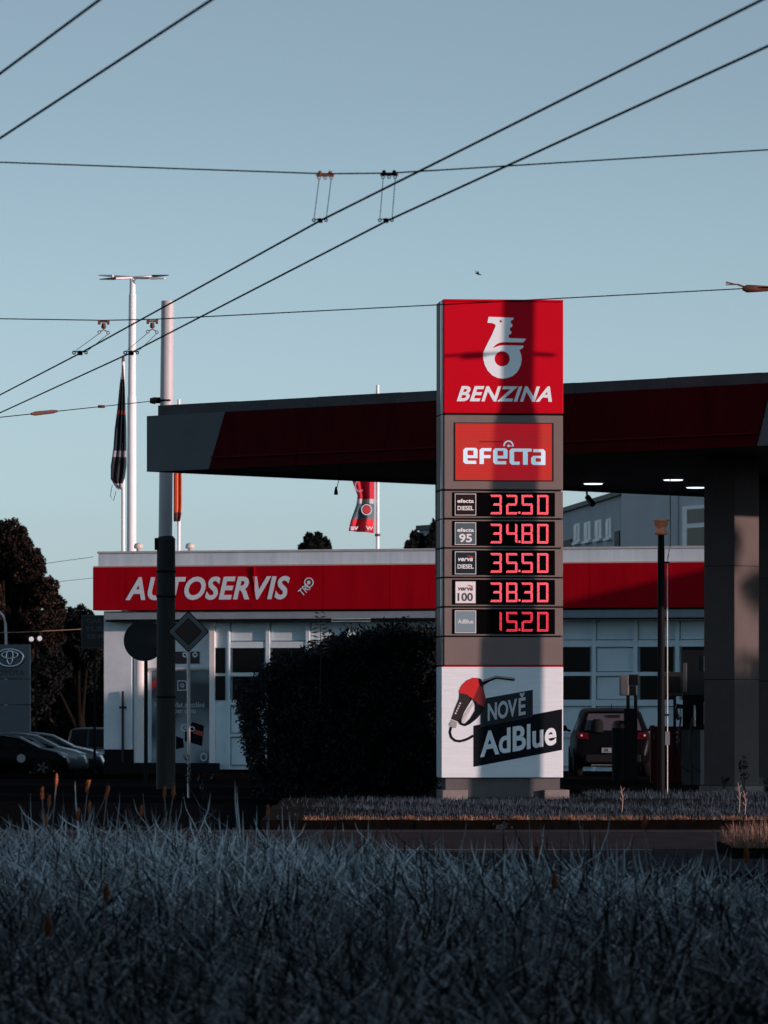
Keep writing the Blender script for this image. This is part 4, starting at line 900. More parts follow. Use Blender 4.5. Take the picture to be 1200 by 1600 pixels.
mb = MB(); mb.box(.40, .52, -.52, .52, 1.335, 1.365); part('spoiler', mb, PAINTK, t, bevel=.01)

sedan = [(0, .6, .55, .7, .6, .28), (.06, .86, .82, .82, .7, .22), (.5, .98, .92, .87, .68, .2), (1.15, 1.32, .93, .88, .62, .2), (1.6, 1.40, .93, .88, .62, .2), (2.2, 1.42, .93, .88, .63, .2), (2.75, 1.34, .92, .88, .62, .2), (3.45, .98, .90, .87, .72, .2), (4.05, .84, .80, .83, .68, .2), (4.32, .66, .62, .74, .6, .22), (4.40, .48, .44, .62, .5, .28)]
Yc = 170.0; zc = gz(-10, 170)-.11; kk = Yc/F
cars = [(109, 170.0, 'dark saloon parked at far left, nearest of the row beside the totem', PAINTK, 0, 1.0), (137.5, 172.6, 'silver grey car parked second in the row at far left', PAINTS, 0, 1.06), (163, 175.2, 'dark car parked third in the row, its nose at the white workshop wall', PAINTD, 0, 1.08)]
for xe, Yq, lab, pm, rz_, s_ in cars:
    xf = P(xe, 0, Yq).x; zg = gz(-10, Yq)-.11
    t, rg, patch = car('parked_car', lab, (xf-4.40*s_, Yq, zg), rz_, sedan, pm, (.85, 3.55), .32, 'cars parked by the totem', screens=((6, 7, 7, 9, 'windscreen'), (6, 7, 9, 11, 'windscreen'), (2, 3, 7, 9, 'rear_window'), (2, 3, 9, 11, 'rear_window')), sides=((3, 5), (5, 7)), sc_=s_)
    for q in (-1, 1):
        mb = MB(); mb.add([(4.02, q*.80, .70), (4.30, q*.72, .64), (4.33, q*.69, .72), (4.05, q*.79, .82), (4.0, q*.7, .70), (4.25, q*.6, .64), (4.28, q*.6, .72), (4.0, q*.7, .82)], [(0,1,2,3),(4,7,6,5),(0,4,5,1),(1,5,6,2),(2,6,7,3),(3,7,4,0)]); part('headlight', mb, LAMP, t)
        mb = MB(); mb.tube([(2.85, q*.88, .95), (2.88, q*.97, .98)], .02, 6); mb.lathe([(.04, -.05), (.07, 0), (.04, .06)], 10, (2.88, q*1.0, 1.0)); part('door_mirror', mb, pm, t)
    for q in (-1, 1): mb = MB(); mb.tube([(3.45, q*.745, .965), (3.1, q*.70, 1.14), (2.75, q*.655, 1.30), (2.2, q*.66, 1.385), (1.6, q*.65, 1.37)], .018, 6); part('pillar_trim', mb, PAINTS, t)
    if Yq == 170.0:
        mb = MB(); mb.tube([(2.85, -.893, .62), (2.85, -.90, .62)], .14, 18); part('door_badge', mb, PG, t)
# pickup seen from behind
pick = [(0, .95, .93, .82, .78, .45), (.06, 1.0, .98, .88, .84, .4), (1.45, 1.0, .98, .90, .84, .35), (1.5, 1.04, 1.0, .90, .80, .3), (1.62, 1.72, 1.05, .90, .70, .3), (2.0, 1.76, 1.05, .9, .70, .3), (3.0, 1.74, 1.04, .9, .70, .3), (3.7, 1.12, 1.02, .9, .8, .3), (4.7, .98, .92, .88, .76, .35), (4.85, .6, .55, .8, .7, .4)]
Yq = 186.0; X = P(113, 0, Yq).x; zg = gz(-10, Yq)-.11
t, rg, patch = car('pickup_truck', 'dark pickup truck seen from behind beyond the parked row', (X, Yq, zg+.0), R(72), pick, PAINTD, (1.0, 4.0), .36, screens=((3, 4, 7, 9, 'rear_window'), (3, 4, 9, 11, 'rear_window')), sides=((5, 7),))
for q in (-1, 1): mb = MB(); mb.box(-.03, .05, q*.80-.05, q*.80+.05, .75, .98); part('tail_light', mb, TAIL, t)
X = P(152, 0, 190).x; zg = gz(-10, 190)-.11
t, rg, patch = car('small_car', 'pale car with a red tail light glimpsed beside the workshop wall', (X, 190, zg), R(100), hatch, PAINTS, (.62, 3.15), screens=((2, 3, 7, 9, 'rear_window'), (2, 3, 9, 11, 'rear_window')), sc_=1.0)
for q in (-1, 1): mb = MB(); mb.box(-.0, .1, q*.68-.08, q*.68+.08, .75, .92); part('tail_light', mb, TAIL, t)

# dealership totem
Yt = 176.0; a = P(-60, 0, Yt).x; b_ = P(46.5, 0, Yt).x; k = Yt/F
t = thing('dealer_totem', 'grey dealership totem with a chrome oval emblem and TOYOTA lettering', 'sign', (a, Yt, 0), 0)
ztop = Zy(1007, Yt); zg = gz(-12, Yt)-.3
TOT = mat('totem_grey', (.115, .135, .155), .5, spec=.3, noise=.06)
for y0_, y1_ in ((1007, 1060.5), (1061.5, 1101), (1102, 1250)):
    mb = MB(); mb.box(0, b_-a, 0, .5, max(Zy(y1_, Yt), zg), Zy(y0_, Yt)); part('totem_panel', mb, TOT, t, bevel=.01)
cx = P(15.5, 0, Yt).x-a; cz = Zy(1028, Yt)
def oval(cx, cz, rx, rz_, w_, y=-.05): 
    mb = MB(); n = 40; m_ = 8; vs = []
    for i in range(n):
        an = 2*math.pi*i/n; c = Vector((cx+rx*math.cos(an), y, cz+rz_*math.sin(an))); nn = Vector((rz_*math.cos(an), 0, rx*math.sin(an))).normalized()
        for j in range(m_): b2 = 2*math.pi*j/m_; vs.append(c+nn*w_*math.cos(b2)+Vector((0, 1, 0))*w_*.6*math.sin(b2))
    fs = [(i*m_+j, i*m_+(j+1) % m_, ((i+1) % n)*m_+(j+1) % m_, ((i+1) % n)*m_+j) for i in range(n) for j in range(m_)]
    mb.add(vs, fs, True); return mb
EMB = mat('emblem_chrome', (.62, .66, .70), .16, metal=1)
for arg in ((cx, cz, 21*k, 13.5*k, 2.0*k), (cx, cz+4.5*k, 12.5*k, 5.5*k, 1.5*k), (cx, cz+1.0*k, 5*k, 11*k, 1.5*k)): part('emblem', oval(*arg), EMB, t)
putflat('totem_lettering', textmesh('TOYOTA', (P(-10, 0, Yt).x-a, P(38.5, 0, Yt).x-a, Zy(1055, Yt), Zy(1046.5, Yt)), .02, bold=.01), mat('totem_text', (.06, .035, .035), .5), t, -.002)
# dark board CAR FLEET SERVIS
Yb = 128.0; a = P(127, 0, Yb).x; b_ = P(215, 0, Yb).x
t = thing('hanging_board', 'black board lettered CAR FLEET SERVIS cut off by the workshop wall', 'sign', (a, Yb, 0), 0)
mb = MB(); mb.box(0, b_-a, 0, .12, Zy(1013, Yb), Zy(961, Yb)); part('frame', mb, mat('board_rim', (.05, .06, .068), .6), t)
mb = MB(); mb.box(.03, b_-a-.03, -.008, -.001, Zy(1011.5, Yb), Zy(962.5, Yb)); part('board_face', mb, mat('board_black', (.010, .010, .012), .5), t)
BT = mat('board_text', (.055, .065, .072), .6)
for s_, x1_, y1_, y0_ in (('CAR', 160, 973.5, 966.5), ('FLEET', 180, 986, 979), ('SERVIS', 188, 998, 991)):
    putflat('board_lettering', textmesh(s_, (P(134.5, 0, Yb).x-a, P(x1_, 0, Yb).x-a, Zy(y1_, Yb), Zy(y0_, Yb)), .003, bold=.03), BT, t, -.011)
mb = MB()
for x_ in (.3, .9): mb.box(x_, x_+.06, .02, .09, -1, Zy(1013, Yb))
part('leg', mb, BLACKM, t)
# goose neck lamp and twin floodlights
Yg = 181.0
t = thing('curved_lamp', 'grey curved lamp pole rising behind the dealership totem', 'street lamp', tuple(P(9.5, 1100, Yg)), 0)
f0 = P(9.5, 1100, Yg)
mb = MB(); mb.tube([P(9.5, 1200, Yg)-f0, P(9.5, 1003, Yg)-f0, P(8.5, 975, Yg)-f0, P(5, 962, Yg)-f0, P(-4, 953, Yg)-f0, P(-25, 950, Yg)-f0], [.07, .045, .045, .045, .045, .045], 10); part('pole', mb, POLEG, t)
mb = MB(); e_ = P(-30, 951, Yg)-f0; mb.box(e_.x-.4, e_.x+.15, -.12, .12, e_.z-.06, e_.z+.05); part('lamp_head', mb, GALV, t)
f0 = P(56, 1050, 178)
t = thing('twin_floodlight', 'pair of small round white floodlights glowing in front of the dark trees', 'floodlight', tuple(f0), 0)
mb = MB(); mb.tube([P(56, 1200, 178)-f0, P(56, 1004, 178)-f0], .035, 8); mb.tube([P(48, 1003, 178)-f0, P(64, 1003, 178)-f0], .03, 8); part('post', mb, BLACKM, t)
for x_, y_ in ((49, 998.5), (62, 997.5)):
    c = P(x_, y_, 178)-f0; mb = MB(); mb.lathe([(.0, -.10), (.07, -.06), (.085, 0), (.06, .06), (.02, .08)], 14, tuple(c)); part('lamp', mb, mat('flood_glow', (.8, .75, .75), .4, emit=(1, .8, .8), estr=.4), t)

# ================================================================ BACKGROUND APARTMENTS
Yk = 150.0
APT = mat('apartment_render', (.36, .39, .42), .85, noise=.12, nscale=.6)
APL = mat('apartment_pale', (.48, .50, .52), .85, noise=.10, nscale=.5)
def at(x, Y): return P(x, 0, Y).x
def house(name, label, xl, Yl, xr, Yr, ytl, m):
    """front wall from photo column xl at Yl to xr at Yr"""
    A = Vector((at(xl, Yl), Yl)); B = Vector((at(xr, Yr), Yr)); L = (B-A).length; ang = math.atan2(B.y-A.y, B.x-A.x)
    t = thing(name, label, 'building', (A.x, A.y, 0), ang); fr = Frame(A.x, A.y, ang); zt_ = fr.uz(xl, ytl)[1]
    return t, fr, L, zt_
t, fr, L, zt_ = house('apartment_block', 'grey apartment block with small white framed windows seen under the canopy, left one', 820, 176, 975, 150, 800, APT)
zt_ = fr.uz(971, 774)[1]
mb = MB(); mb.box(0, L, 0, 9, 0, zt_); part('wall', mb, APT, t)
mb = MB(); mb.box(-.1, L+.05, -.12, 9.1, zt_+.003, zt_+.14); part('roof_edge', mb, GREY_T, t)
for x0_, x1_, y0_, y1_ in ((899, 908, 817, 848), (915, 925, 814, 846), (932, 942, 811, 843), (949, 957, 809, 841)):
    a_ = fr.uz(x0_, y1_); b2 = fr.uz(x1_, y0_); mb = MB(); mb.box(a_[0], b2[0], -.05, .02, a_[1], b2[1]); wn = part('window', mb, WHITE, t)
    mb = MB(); mb.box(a_[0]+.04, (a_[0]+b2[0])/2+.08, -.062, -.052, a_[1]+.06, b2[1]-.06); part('pane', mb, mat('pane_blue', (.12, .15, .17), .3), wn)
    mb = MB(); mb.box(a_[0]-.05, b2[0]+.05, -.12, -.0, a_[1]-.08, a_[1]-.003); part('sill', mb, WHITE, wn)
for x0_, x1_, y0_, y1_ in ((962, 969, 829, 870), (882, 894, 842, 880)):
    a_ = fr.uz(x0_, y1_); b2 = fr.uz(x1_, y0_); mb = MB(); mb.box(a_[0], b2[0], -.04, .02, a_[1], b2[1]); part('dark_opening', mb, mat('opening_brown', (.03, .02, .016), .7), t)
mb = MB(); mb.box(fr.u(925), fr.u(938), 1.0, 2.2, zt_+.14, zt_+1.6); part('chimney', mb, APT, t)
t, fr, L, zt_ = house('apartment_block', 'paler apartment block with a large white framed window, right one near the column', 971, 146, 1330, 133, 740, APL)
mb = MB(); mb.box(0, L, 0, 10, 0, 8.4); part('wall', mb, APL, t)
a_ = fr.uz(1069, 900); b2 = fr.uz(1125, 787); mb = MB(); mb.box(a_[0], b2[0], -.06, .02, a_[1], b2[1]); wn = part('window', mb, WHITE, t)
for y0_, y1_ in ((793, 818), (822.5, 895)):
    a_ = fr.uz(1077, y1_); b2 = fr.uz(1117, y0_); mb = MB(); mb.box(a_[0], b2[0], -.075, -.062, a_[1], b2[1]); part('pane', mb, GLASS, wn)
a_ = fr.uz(1060, 900); mb = MB(); mb.box(a_[0], a_[0]+.03, -.03, -.001, 0, 8.3); part('wall_joint', mb, APT, t)
# distant grey block right of the small conifers
t, fr, L, zt_ = house('distant_block', 'distant grey block behind the small conifers left of the pylon', 655, 205, 760, 200, 829, APT)
mb = MB(); mb.box(0, L, 0, 8, 0, zt_); part('wall', mb, APT, t); mb = MB(); mb.box(-.1, L+.1, -.1, 8.1, zt_+.003, zt_+.2); part('roof', mb, GREY_T, t)

# ================================================================ TREES
TL = leafmat('tree_leaf_sunlit', (.006, .006, .006), (.020, .015, .012), .7, .1, c2=(.11, .045, .022))  # orange end stands in for sunlight on the leaves
TD = leafmat('tree_leaf_dark', (.004, .005, .006), (.013, .016, .017), .7, .1)
k = 195/F
def foot(x, Y): return P(x, 0, Y).x
def tb(lst, cx, Y, zg):                            # pixel blobs (x,y,rx,ry) -> metric blobs relative to the foot
    s = Y/F; return [((x-cx)*s, random.uniform(-1.2, 1.2), Zy(y, Y)-zg, rx*s, rx*s*.8, ry*s) for x, y, rx, ry in lst]
zg = -2.0
tree('broadleaf_tree', 'large dark broadleaf tree with leaves tinted orange as if sunlit, at the left edge', foot(5, 195), 195, zg, 9.5, tb([(-20, 870, 55, 60), (20, 850, 28, 38), (45, 885, 28, 34), (30, 930, 45, 40), (70, 925, 24, 26), (84, 950, 18, 22), (0, 990, 60, 45), (70, 985, 34, 34), (-40, 940, 50, 60)], 5, 195, zg), 60000, .085, TL, .35)
tree('broadleaf_tree', 'lower dark tree between the orange tinted tree and the workshop', foot(125, 205), 205, zg, 7, tb([(120, 972, 26, 26), (105, 995, 26, 30), (140, 1000, 30, 40), (118, 1040, 36, 50), (70, 1040, 44, 50)], 125, 205, zg), 26000, .09, TD, .25)
tree('broadleaf_tree', 'dark tree mass filling the gap above the parked cars', foot(90, 212), 212, zg, 6, tb([(60, 1080, 60, 60), (120, 1085, 50, 55), (20, 1050, 50, 50), (150, 1050, 30, 60), (95, 1120, 80, 40), (160, 1110, 40, 50)], 90, 212, zg), 26000, .12, TD, .25)
zg = 0
tree('conifer', 'small clump of dark conifers standing above the workshop roof left of centre', foot(492, 200), 200, 0, 7, tb([(483, 850, 9, 18), (497, 848, 8, 17), (508, 853, 9, 14), (474, 858, 9, 10), (492, 868, 24, 14)], 492, 200, 0), 9000, .07, TD, .2)
tree('conifer', 'small dark conifers just left of the pylon above the flat roof', foot(655, 190), 190, 0, 7, tb([(648, 843, 8, 14), (657, 848, 9, 14), (640, 852, 8, 8), (678, 835, 7, 22), (672, 848, 9, 14)], 655, 190, 0), 7000, .07, TD, .2)

# hedge left of the pylon
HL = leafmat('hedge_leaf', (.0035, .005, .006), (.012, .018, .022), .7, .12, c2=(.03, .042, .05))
hx0, hx1 = P(398, 0, 83).x, P(690, 0, 83).x
h = thing('hedge', 'big dark untrimmed hedge left of the pylon', 'hedge', (0, 83, 0))
prof = [(378, 1180), (388, 1100), (396, 1078), (412, 1060), (440, 1046), (470, 1034), (490, 1027), (510, 1018), (530, 1010), (560, 1004), (590, 999), (640, 996), (690, 1000), (720, 1010)]
def htop(x):
    px = 600+x*F/83; xs_ = [p[0] for p in prof]; ys_ = [p[1] for p in prof]; return Zy(np.interp(px, xs_, ys_), 83)
hl = [(1060, 385), (1100, 383), (1150, 392), (1200, 402), (1240, 414), (1260, 418)]
def hleft(z):
    py = HY-(z-EYE)*F/83; return (np.interp(py, [p[0] for p in hl], [p[1] for p in hl])-600)/F*83
# inner mass
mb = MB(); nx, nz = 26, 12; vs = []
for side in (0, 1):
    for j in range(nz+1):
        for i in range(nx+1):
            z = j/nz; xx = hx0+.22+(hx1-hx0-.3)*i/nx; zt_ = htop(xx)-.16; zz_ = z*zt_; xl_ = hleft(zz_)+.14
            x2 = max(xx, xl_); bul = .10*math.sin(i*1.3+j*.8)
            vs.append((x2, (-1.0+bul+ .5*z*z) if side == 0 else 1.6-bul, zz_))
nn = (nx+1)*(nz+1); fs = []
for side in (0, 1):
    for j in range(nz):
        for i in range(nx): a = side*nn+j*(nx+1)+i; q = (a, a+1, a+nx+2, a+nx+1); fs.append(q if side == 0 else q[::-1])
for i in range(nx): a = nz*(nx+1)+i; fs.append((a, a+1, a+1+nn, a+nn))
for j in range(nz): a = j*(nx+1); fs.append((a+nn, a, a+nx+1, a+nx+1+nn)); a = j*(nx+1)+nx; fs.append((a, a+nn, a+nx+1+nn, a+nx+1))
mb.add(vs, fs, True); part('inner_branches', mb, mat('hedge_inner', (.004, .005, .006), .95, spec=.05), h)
N = 42000; px = rng.uniform(hx0-.05, hx1+.1, N); zt_ = np.array([htop(x) for x in px]); fz = 1-rng.random(N)**1.7
pz = zt_*fz; xl_ = np.array([hleft(z) for z in pz]); face = rng.random(N)
lump = .13*np.sin(px*5+pz*3)+.10*np.sin(px*11-pz*7)+.07*np.sin(pz*15+px*2)
topm = face < .30; leftm = (face >= .30) & (face < .42)
py = np.where(topm | leftm, rng.uniform(-1.1, 1.6, N), -1.12+.5*fz**2+lump*.6+rng.normal(0, .05, N))
pz = np.where(topm, zt_-.06+lump*.6+np.abs(rng.normal(0, .09, N)), pz)
pz = np.where(leftm, rng.random(N)*1.9, pz); xl_ = np.array([hleft(z) for z in pz])
px = np.where(leftm, xl_+lump*.5+rng.normal(0, .04, N), np.maximum(px, xl_+lump*.4))
C = np.stack([px, py, np.maximum(pz, 0)], 1)
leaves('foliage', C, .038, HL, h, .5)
# wispy twigs on the hedge top
mb = MB(); C = []
for k in range(170):
    xx = random.uniform(P(500, 0, 83).x, hx1+.05); zb_ = htop(xx)-.05; l = random.uniform(.08, .28)*(1.15 if xx > -1 else .6); d = Vector((random.uniform(-.35, .35), random.uniform(-.2, .2), 1)).normalized()
    o_ = Vector((xx, random.uniform(-1, 1), zb_)); mb.tube([o_, o_+d*l], [.006, .002], 4, cap=False)
    for j in range(7): f = random.uniform(.3, 1.05); C.append(o_+d*l*f+Vector((random.uniform(-.025, .025), 0, 0)))
part('twigs', mb, mat('twig', (.02, .022, .024), .8), h)
leaves('twig_leaves', np.array(C), .017, leafmat('twig_leaf', (.012, .018, .022), (.04, .055, .065)), h, .45)
# young shoot with paired leaves
q = P(500, 1040, 81); t = thing('leafy_shoot', 'upright young shoot with paired leaves rising above the hedge', 'plant', tuple(q))
mb = MB(); mb.tube([(0, 0, -.6), (.01, 0, .4), (0, 0, .82)], [.008, .006, .002], 5); part('stem', mb, MATS['hedge_inner'], t)
Cs, Us, Vs = [], [], []
for i, z in enumerate(np.linspace(.2, .82, 11)):
    ln = .09 if z < .6 else .06
    for s_ in (-1, 1):
        Cs.append((s_*(ln*.9), 0, z+.015)); Us.append((s_*ln*.8, .01, .025*random.uniform(-1, 1))); Vs.append((0, .01, .016))
quads('leaves', np.array(Cs), np.array(Us), np.array(Vs), MATS['hedge_leaf'], t)
# weeds near the column
weed(1163, 1232, 84.0, .52, 'dark leafy weed in front of the canopy column', 40, leafs=.05)
for i, (x_, lab) in enumerate(((1195, 'low dark weed at the right edge below the column'), (1130, 'low dark weed at the foot of the column'))): weed(x_, 1228, 84, .16, lab, 24)

# ================================================================ GRASS
def blades(name, X, Y, Zb, L, W, lean, m, kinds=None, segs=3, curve=1.0):
    n = len(X); az = rng.uniform(0, 2*math.pi, n); face = rng.uniform(0, math.pi, n)
    bias = np.stack([.25*np.ones(n), .0*np.ones(n)], 1)
    dx = np.cos(az)*np.sin(lean)-.18*np.sin(lean); dy = np.sin(az)*np.sin(lean); dz = np.cos(lean)
    wx = np.cos(face)*W; wy = np.sin(face)*W
    nv = 2*segs+1; co = np.empty((n, nv, 3), np.float32)
    for s in range(segs):
        f = s/segs; g = f*f*curve; ww = (1-f*.65)*.5
        cx = X+L*(dx*(f*.6+g*.7)); cy = Y+L*(dy*(f*.6+g*.7)); cz = Zb+L*(dz*f+.0)-L*.28*g*np.sin(lean)
        co[:, 2*s, 0] = cx-wx*ww; co[:, 2*s, 1] = cy-wy*ww; co[:, 2*s, 2] = cz
        co[:, 2*s+1, 0] = cx+wx*ww; co[:, 2*s+1, 1] = cy+wy*ww; co[:, 2*s+1, 2] = cz
    f = 1; co[:, nv-1, 0] = X+L*dx*1.3; co[:, nv-1, 1] = Y+L*dy*1.3; co[:, nv-1, 2] = Zb+L*dz-L*.28*np.sin(lean)*curve
    me = bpy.data.meshes.new(name); me.vertices.add(n*nv); me.vertices.foreach_set('co', co.ravel())
    tri = []
    for s in range(segs-1): tri += [(2*s, 2*s+1, 2*s+3), (2*s, 2*s+3, 2*s+2)]
    tri.append((2*segs-2, 2*segs-1, 2*segs)); tri = np.array(tri, np.int32); nt_ = len(tri)
    idx = (tri[None]+(np.arange(n, dtype=np.int32)*nv)[:, None, None]).ravel()
    me.loops.add(len(idx)); me.loops.foreach_set('vertex_index', idx); me.polygons.add(n*nt_); me.polygons.foreach_set('loop_start', np.arange(0, n*nt_*3, 3, dtype=np.int32))
    me.update(calc_edges=True); atr = me.attributes.new('rnd', 'FLOAT', 'POINT'); r_ = rng.random(n) if kinds is None else kinds
    atr.data.foreach_set('value', np.repeat(r_, nv).astype(np.float32))
    o = link(name, me, m); o['kind'] = 'stuff'; return o
GR = leafmat('meadow_blade', (.004, .006, .006), (.20, .24, .25), .32, .5, c2=(.60, .64, .64))
cr_ = [n_ for n_ in GR.node_tree.nodes if n_.type == 'VALTORGB'][0].color_ramp
for e_, (p_, c_) in zip(cr_.elements, ((0, (.0015, .002, .002)), (.54, (.010, .015, .017)), (1.0, (.82, .94, .97)))): e_.position = p_; e_.color = (*c_, 1)
e_ = cr_.elements.new(.72); e_.color = (.46, .57, .61, 1)  # pale end of the ramp stands in for glints on blades
def edge(x): return np.interp(x/.0058, [-600, -100, 100, 600], [46.5, 46, 42, 40.0])   # far edge of the meadow
N = 125000
Yg = 17+30*rng.random(N)**.85; Xg = rng.uniform(-1, 1, N)*(.079*Yg+2.0)
keep = Yg < np.interp(Xg/Yg, [-.08, 0, .02, .08], [46.6, 45.2, 41.4, 39.5])
Xg = Xg[keep]; Yg = Yg[keep]; n = len(Xg)
pat = .5+.5*np.sin(Xg*2.1+1.3*np.sin(Yg*.9))*np.cos(Yg*1.1+.7*np.sin(Xg*1.7))
L = rng.uniform(.26, .64, n)*(.72+.45*pat); L = np.where(rng.random(n) < .03, L*1.35, L)
lean = np.abs(rng.normal(1.0, .38, n)).clip(.02, 1.55)
tipm = (Yg > 35) & (rng.random(n) < .13); L = np.where(tipm, L*np.interp(Xg, [-1, 1], [1.2, 1.02]), L); lean = np.where(tipm, lean*.75, lean)
kd = (rng.random(n)**1.15*(.72+.36*pat)*np.interp(Yg, [22, 36, 44], [.82, 1.0, 1.16])).clip(0, 1); kd = np.where(tipm, .97, kd)  # near shade and bright far tips put into the blade tone
mzv = np.interp(Yg, [28, 43], [0, 1])*np.interp(Xg, [-3.5, 0, 3.2], [.15, .07, .0])
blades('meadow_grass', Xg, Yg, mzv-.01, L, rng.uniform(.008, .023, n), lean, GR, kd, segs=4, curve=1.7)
N = 30000; Xg = rng.uniform(-1.5, 9, N); Yg = rng.uniform(66.6, 83, N); kp = rng.random(N) < np.interp(Xg, [-1.2, .6], [.05, 1]); Xg = Xg[kp]; Yg = Yg[kp]; N = len(Xg)
vz = np.array([verge_z(a, b) for a, b in zip(Xg, Yg)])
VG = leafmat('verge_blade', (.012, .020, .028), (.06, .09, .12), .7, .1)
o = blades('verge_grass', Xg, Yg, vz-.01, rng.uniform(.04, .11, N), rng.uniform(.006, .012, N), np.abs(rng.normal(.3, .3, N)), VG)
N = 8000; Xg = rng.uniform(-.9, 7.5, N); Xg = Xg+.12*np.sin(Xg*9); Yg = 66.30+np.abs(rng.normal(0, .20, N))
DG = leafmat('dry_blade', (.10, .05, .03), (.42, .22, .13), .7, .2)
blades('kerb_dry_grass', Xg, Yg, np.zeros(N)+.0, rng.uniform(.03, .10, N), rng.uniform(.006, .012, N), np.abs(rng.normal(.6, .4, N)), DG)
# traffic island corner with dry grass at right
mb = MB(); xi = P(1128, 0, 56).x
mb.box(xi, xi+6, 54.2, 57.0, -.12, .0); struct('traffic_island', mb, SOIL)
N = 2600; Xg = xi+.02+rng.random(N)*1.3; Yg = rng.uniform(54.25, 57, N)
blades('island_dry_grass', Xg, Yg, np.zeros(N), rng.uniform(.08, .34, N)*np.interp(Xg, [xi, xi+.3], [.6, 1]), rng.uniform(.005, .010, N), np.abs(rng.normal(.25, .25, N)), leafmat('island_blade', (.10, .06, .05), (.34, .22, .17), .7, .2))

# dried seed heads
SH = mat('seed_head', (.46, .15, .06), .8, noise=.3, nscale=60); ST = mat('seed_stem', (.32, .34, .34), .7)
heads = [(88, 1219, 44, 'tallest orange seed head near the left, pointed top'), (137, 1229, 44, 'bent orange seed head right of the tallest one'), (66, 1241, 43, 'small orange seed head left of the tallest one'), (77, 1252, 45, 'tiny dark seed head just beside the tallest stalk'), (167, 1240, 44, 'orange seed head on a leaning stalk below the workshop corner'), (140, 1262, 45, 'faint seed head low below the bent one'), (257, 1238, 43, 'orange seed head below the thick pole, left of its pair'), (271, 1238.5, 43, 'orange seed head below the thick pole, right of its pair'), (72, 1283, 42, 'low orange seed head among the left grass tips'), (122, 1273, 43, 'low seed head hidden in grass tips, left side'), (419, 1268, 42, 'orange seed head below the left end of the hedge'), (221, 1268, 44, 'tiny seed head between the thick pole and the left corner'), (1007, 1285, 36, 'blurred orange seed head before the kerb on the right'), (839, 1330, 34, 'blurred seed head over the road below the pylon'), (1166, 1336, 34, 'blurred dark seed head by the traffic island'), (866, 1377, 31, 'blurred seed head in the grass tips at centre right'), (166, 1396, 30, 'orange seed head deep in the left grass'), (75, 1448, 27, 'lowest orange seed head in the dark grass at left')]
for i, (x_, y_, Yh, lab) in enumerate(heads):
    q = P(x_, y_, Yh); hgt = q.z
    t = thing('seed_head', lab+', on a thin stalk', 'dried flower', (q.x, Yh, 0), 0, 'dried orange seed heads'); rr = (.013 if Yh > 38 else .016)
    ln = random.uniform(-.07, .12)
    mb = MB(); mb.tube([(-ln*2, 0, 0), (-ln*.5, 0, hgt*.6), (0, 0, hgt-.02)], [.0045, .004, .003], 6); part('stalk', mb, ST, t)
    mb = MB(); mb.lathe([(.006, -.05), (rr, -.03), (rr*1.15, .0), (rr*.9, .03), (.004, .06)], 10, (0, 0, hgt))
    for v in range(len(mb.v)):
        x, y, z = mb.v[v]; j = 1+.25*math.sin(v*3.7); mb.v[v] = (x*j+(z-hgt)*(.35 if i in (1, 4) else .05), y*j, z)
    part('head', mb, SH, t)
    leaves('husk', np.array([0, 0, hgt+.005])+rng.normal(0, 1, (46, 3))*np.array([rr*.55, rr*.55, .026]), .011, SH, t, .5)
q = P(786, 1291, 42); t = thing('white_flower', 'pale fluffy flower head over the road below the pylon', 'flower', (q.x, 42, 0))
mb = MB(); mb.tube([(0, 0, 0), (.0, 0, q.z*.7), (0, 0, q.z)], [.005, .004, .003], 6); part('stalk', mb, ST, t)
leaves('petals', np.array([0, 0, q.z])+rng.normal(0, 1, (60, 3))*np.array([.026, .02, .016]), .012, mat('petal', (.5, .42, .40), .8), t, .5)
# dry stalks near the verge
for i, (x_, y0_, y1_, Yh, lab) in enumerate(((971, 1228, 1268, 70, 'thin pale dry stalk standing on the verge under the hatchback'), (1154, 1222, 1268, 70, 'reddish dry stalk on the verge below the column'), (1163, 1235, 1275, 69, 'second pale dry stalk on the verge below the column'))):
    a = P(x_, y1_, Yh); b_ = P(x_, y0_, Yh); mb = MB(); mb.tube([(0, 0, -.1), (.02, 0, (b_.z-a.z)*.5), (-.01, 0, b_.z-a.z)], [.008, .006, .004], 5)
    for j in range(4): z = (b_.z-a.z)*(.4+.13*j); mb.tube([(.01, 0, z), (.01+(.03 if j % 2 else -.03), 0, z+.05)], .004, 4)
    solo('dry_stalk', mb, mat('stalk_pale', (.40, .27, .22), .8), lab, 'plant', 'dry stalks on the verge', loc=tuple(a))

# ================================================================ THINGS OUTSIDE THE FRAME THAT SHADE IT
# trolley pole right of the frame whose shadow falls on the pylon
def along(px_, py_, t_): return (px_+sd.x/math.cos(R(SUN_EL))*t_, py_+sd.y/math.cos(R(SUN_EL))*t_)
cx0, cy0 = PF.o[0]+U(789)*math.cos(R(6)), 80+U(789)*math.sin(R(6))
T0 = 8.2; bx_, by_ = along(cx0, cy0, T0); rise = T0*math.tan(R(SUN_EL))
t = thing('trolley_pole', 'stepped steel trolley pole outside the right edge whose shadow stripes the pylon', 'pole', (bx_, by_, -.1), 0, 'trolley wire poles')
lean = lambda z: (.006*z*1.0, .010*z, z+.1)
z1, z2 = Z(994)+rise, Z(668)+rise
for nm, za, zb_, r0, r1 in (('lower_shaft', 0, z1, .30, .29), ('middle_shaft', z1-.001, z2, .225, .215), ('upper_shaft', z2-.001, 10.2, .155, .145)):
    mb = MB(); mb.tube([lean(za), lean(zb_)], [r0, r1], 32); part(nm, mb, POLEG, t)
mb = MB(); mb.tube([lean(z2), lean(z2+.35)], [.215, .156], 32); part('collar', mb, POLEG, t)
zb_ = Z(552)+rise
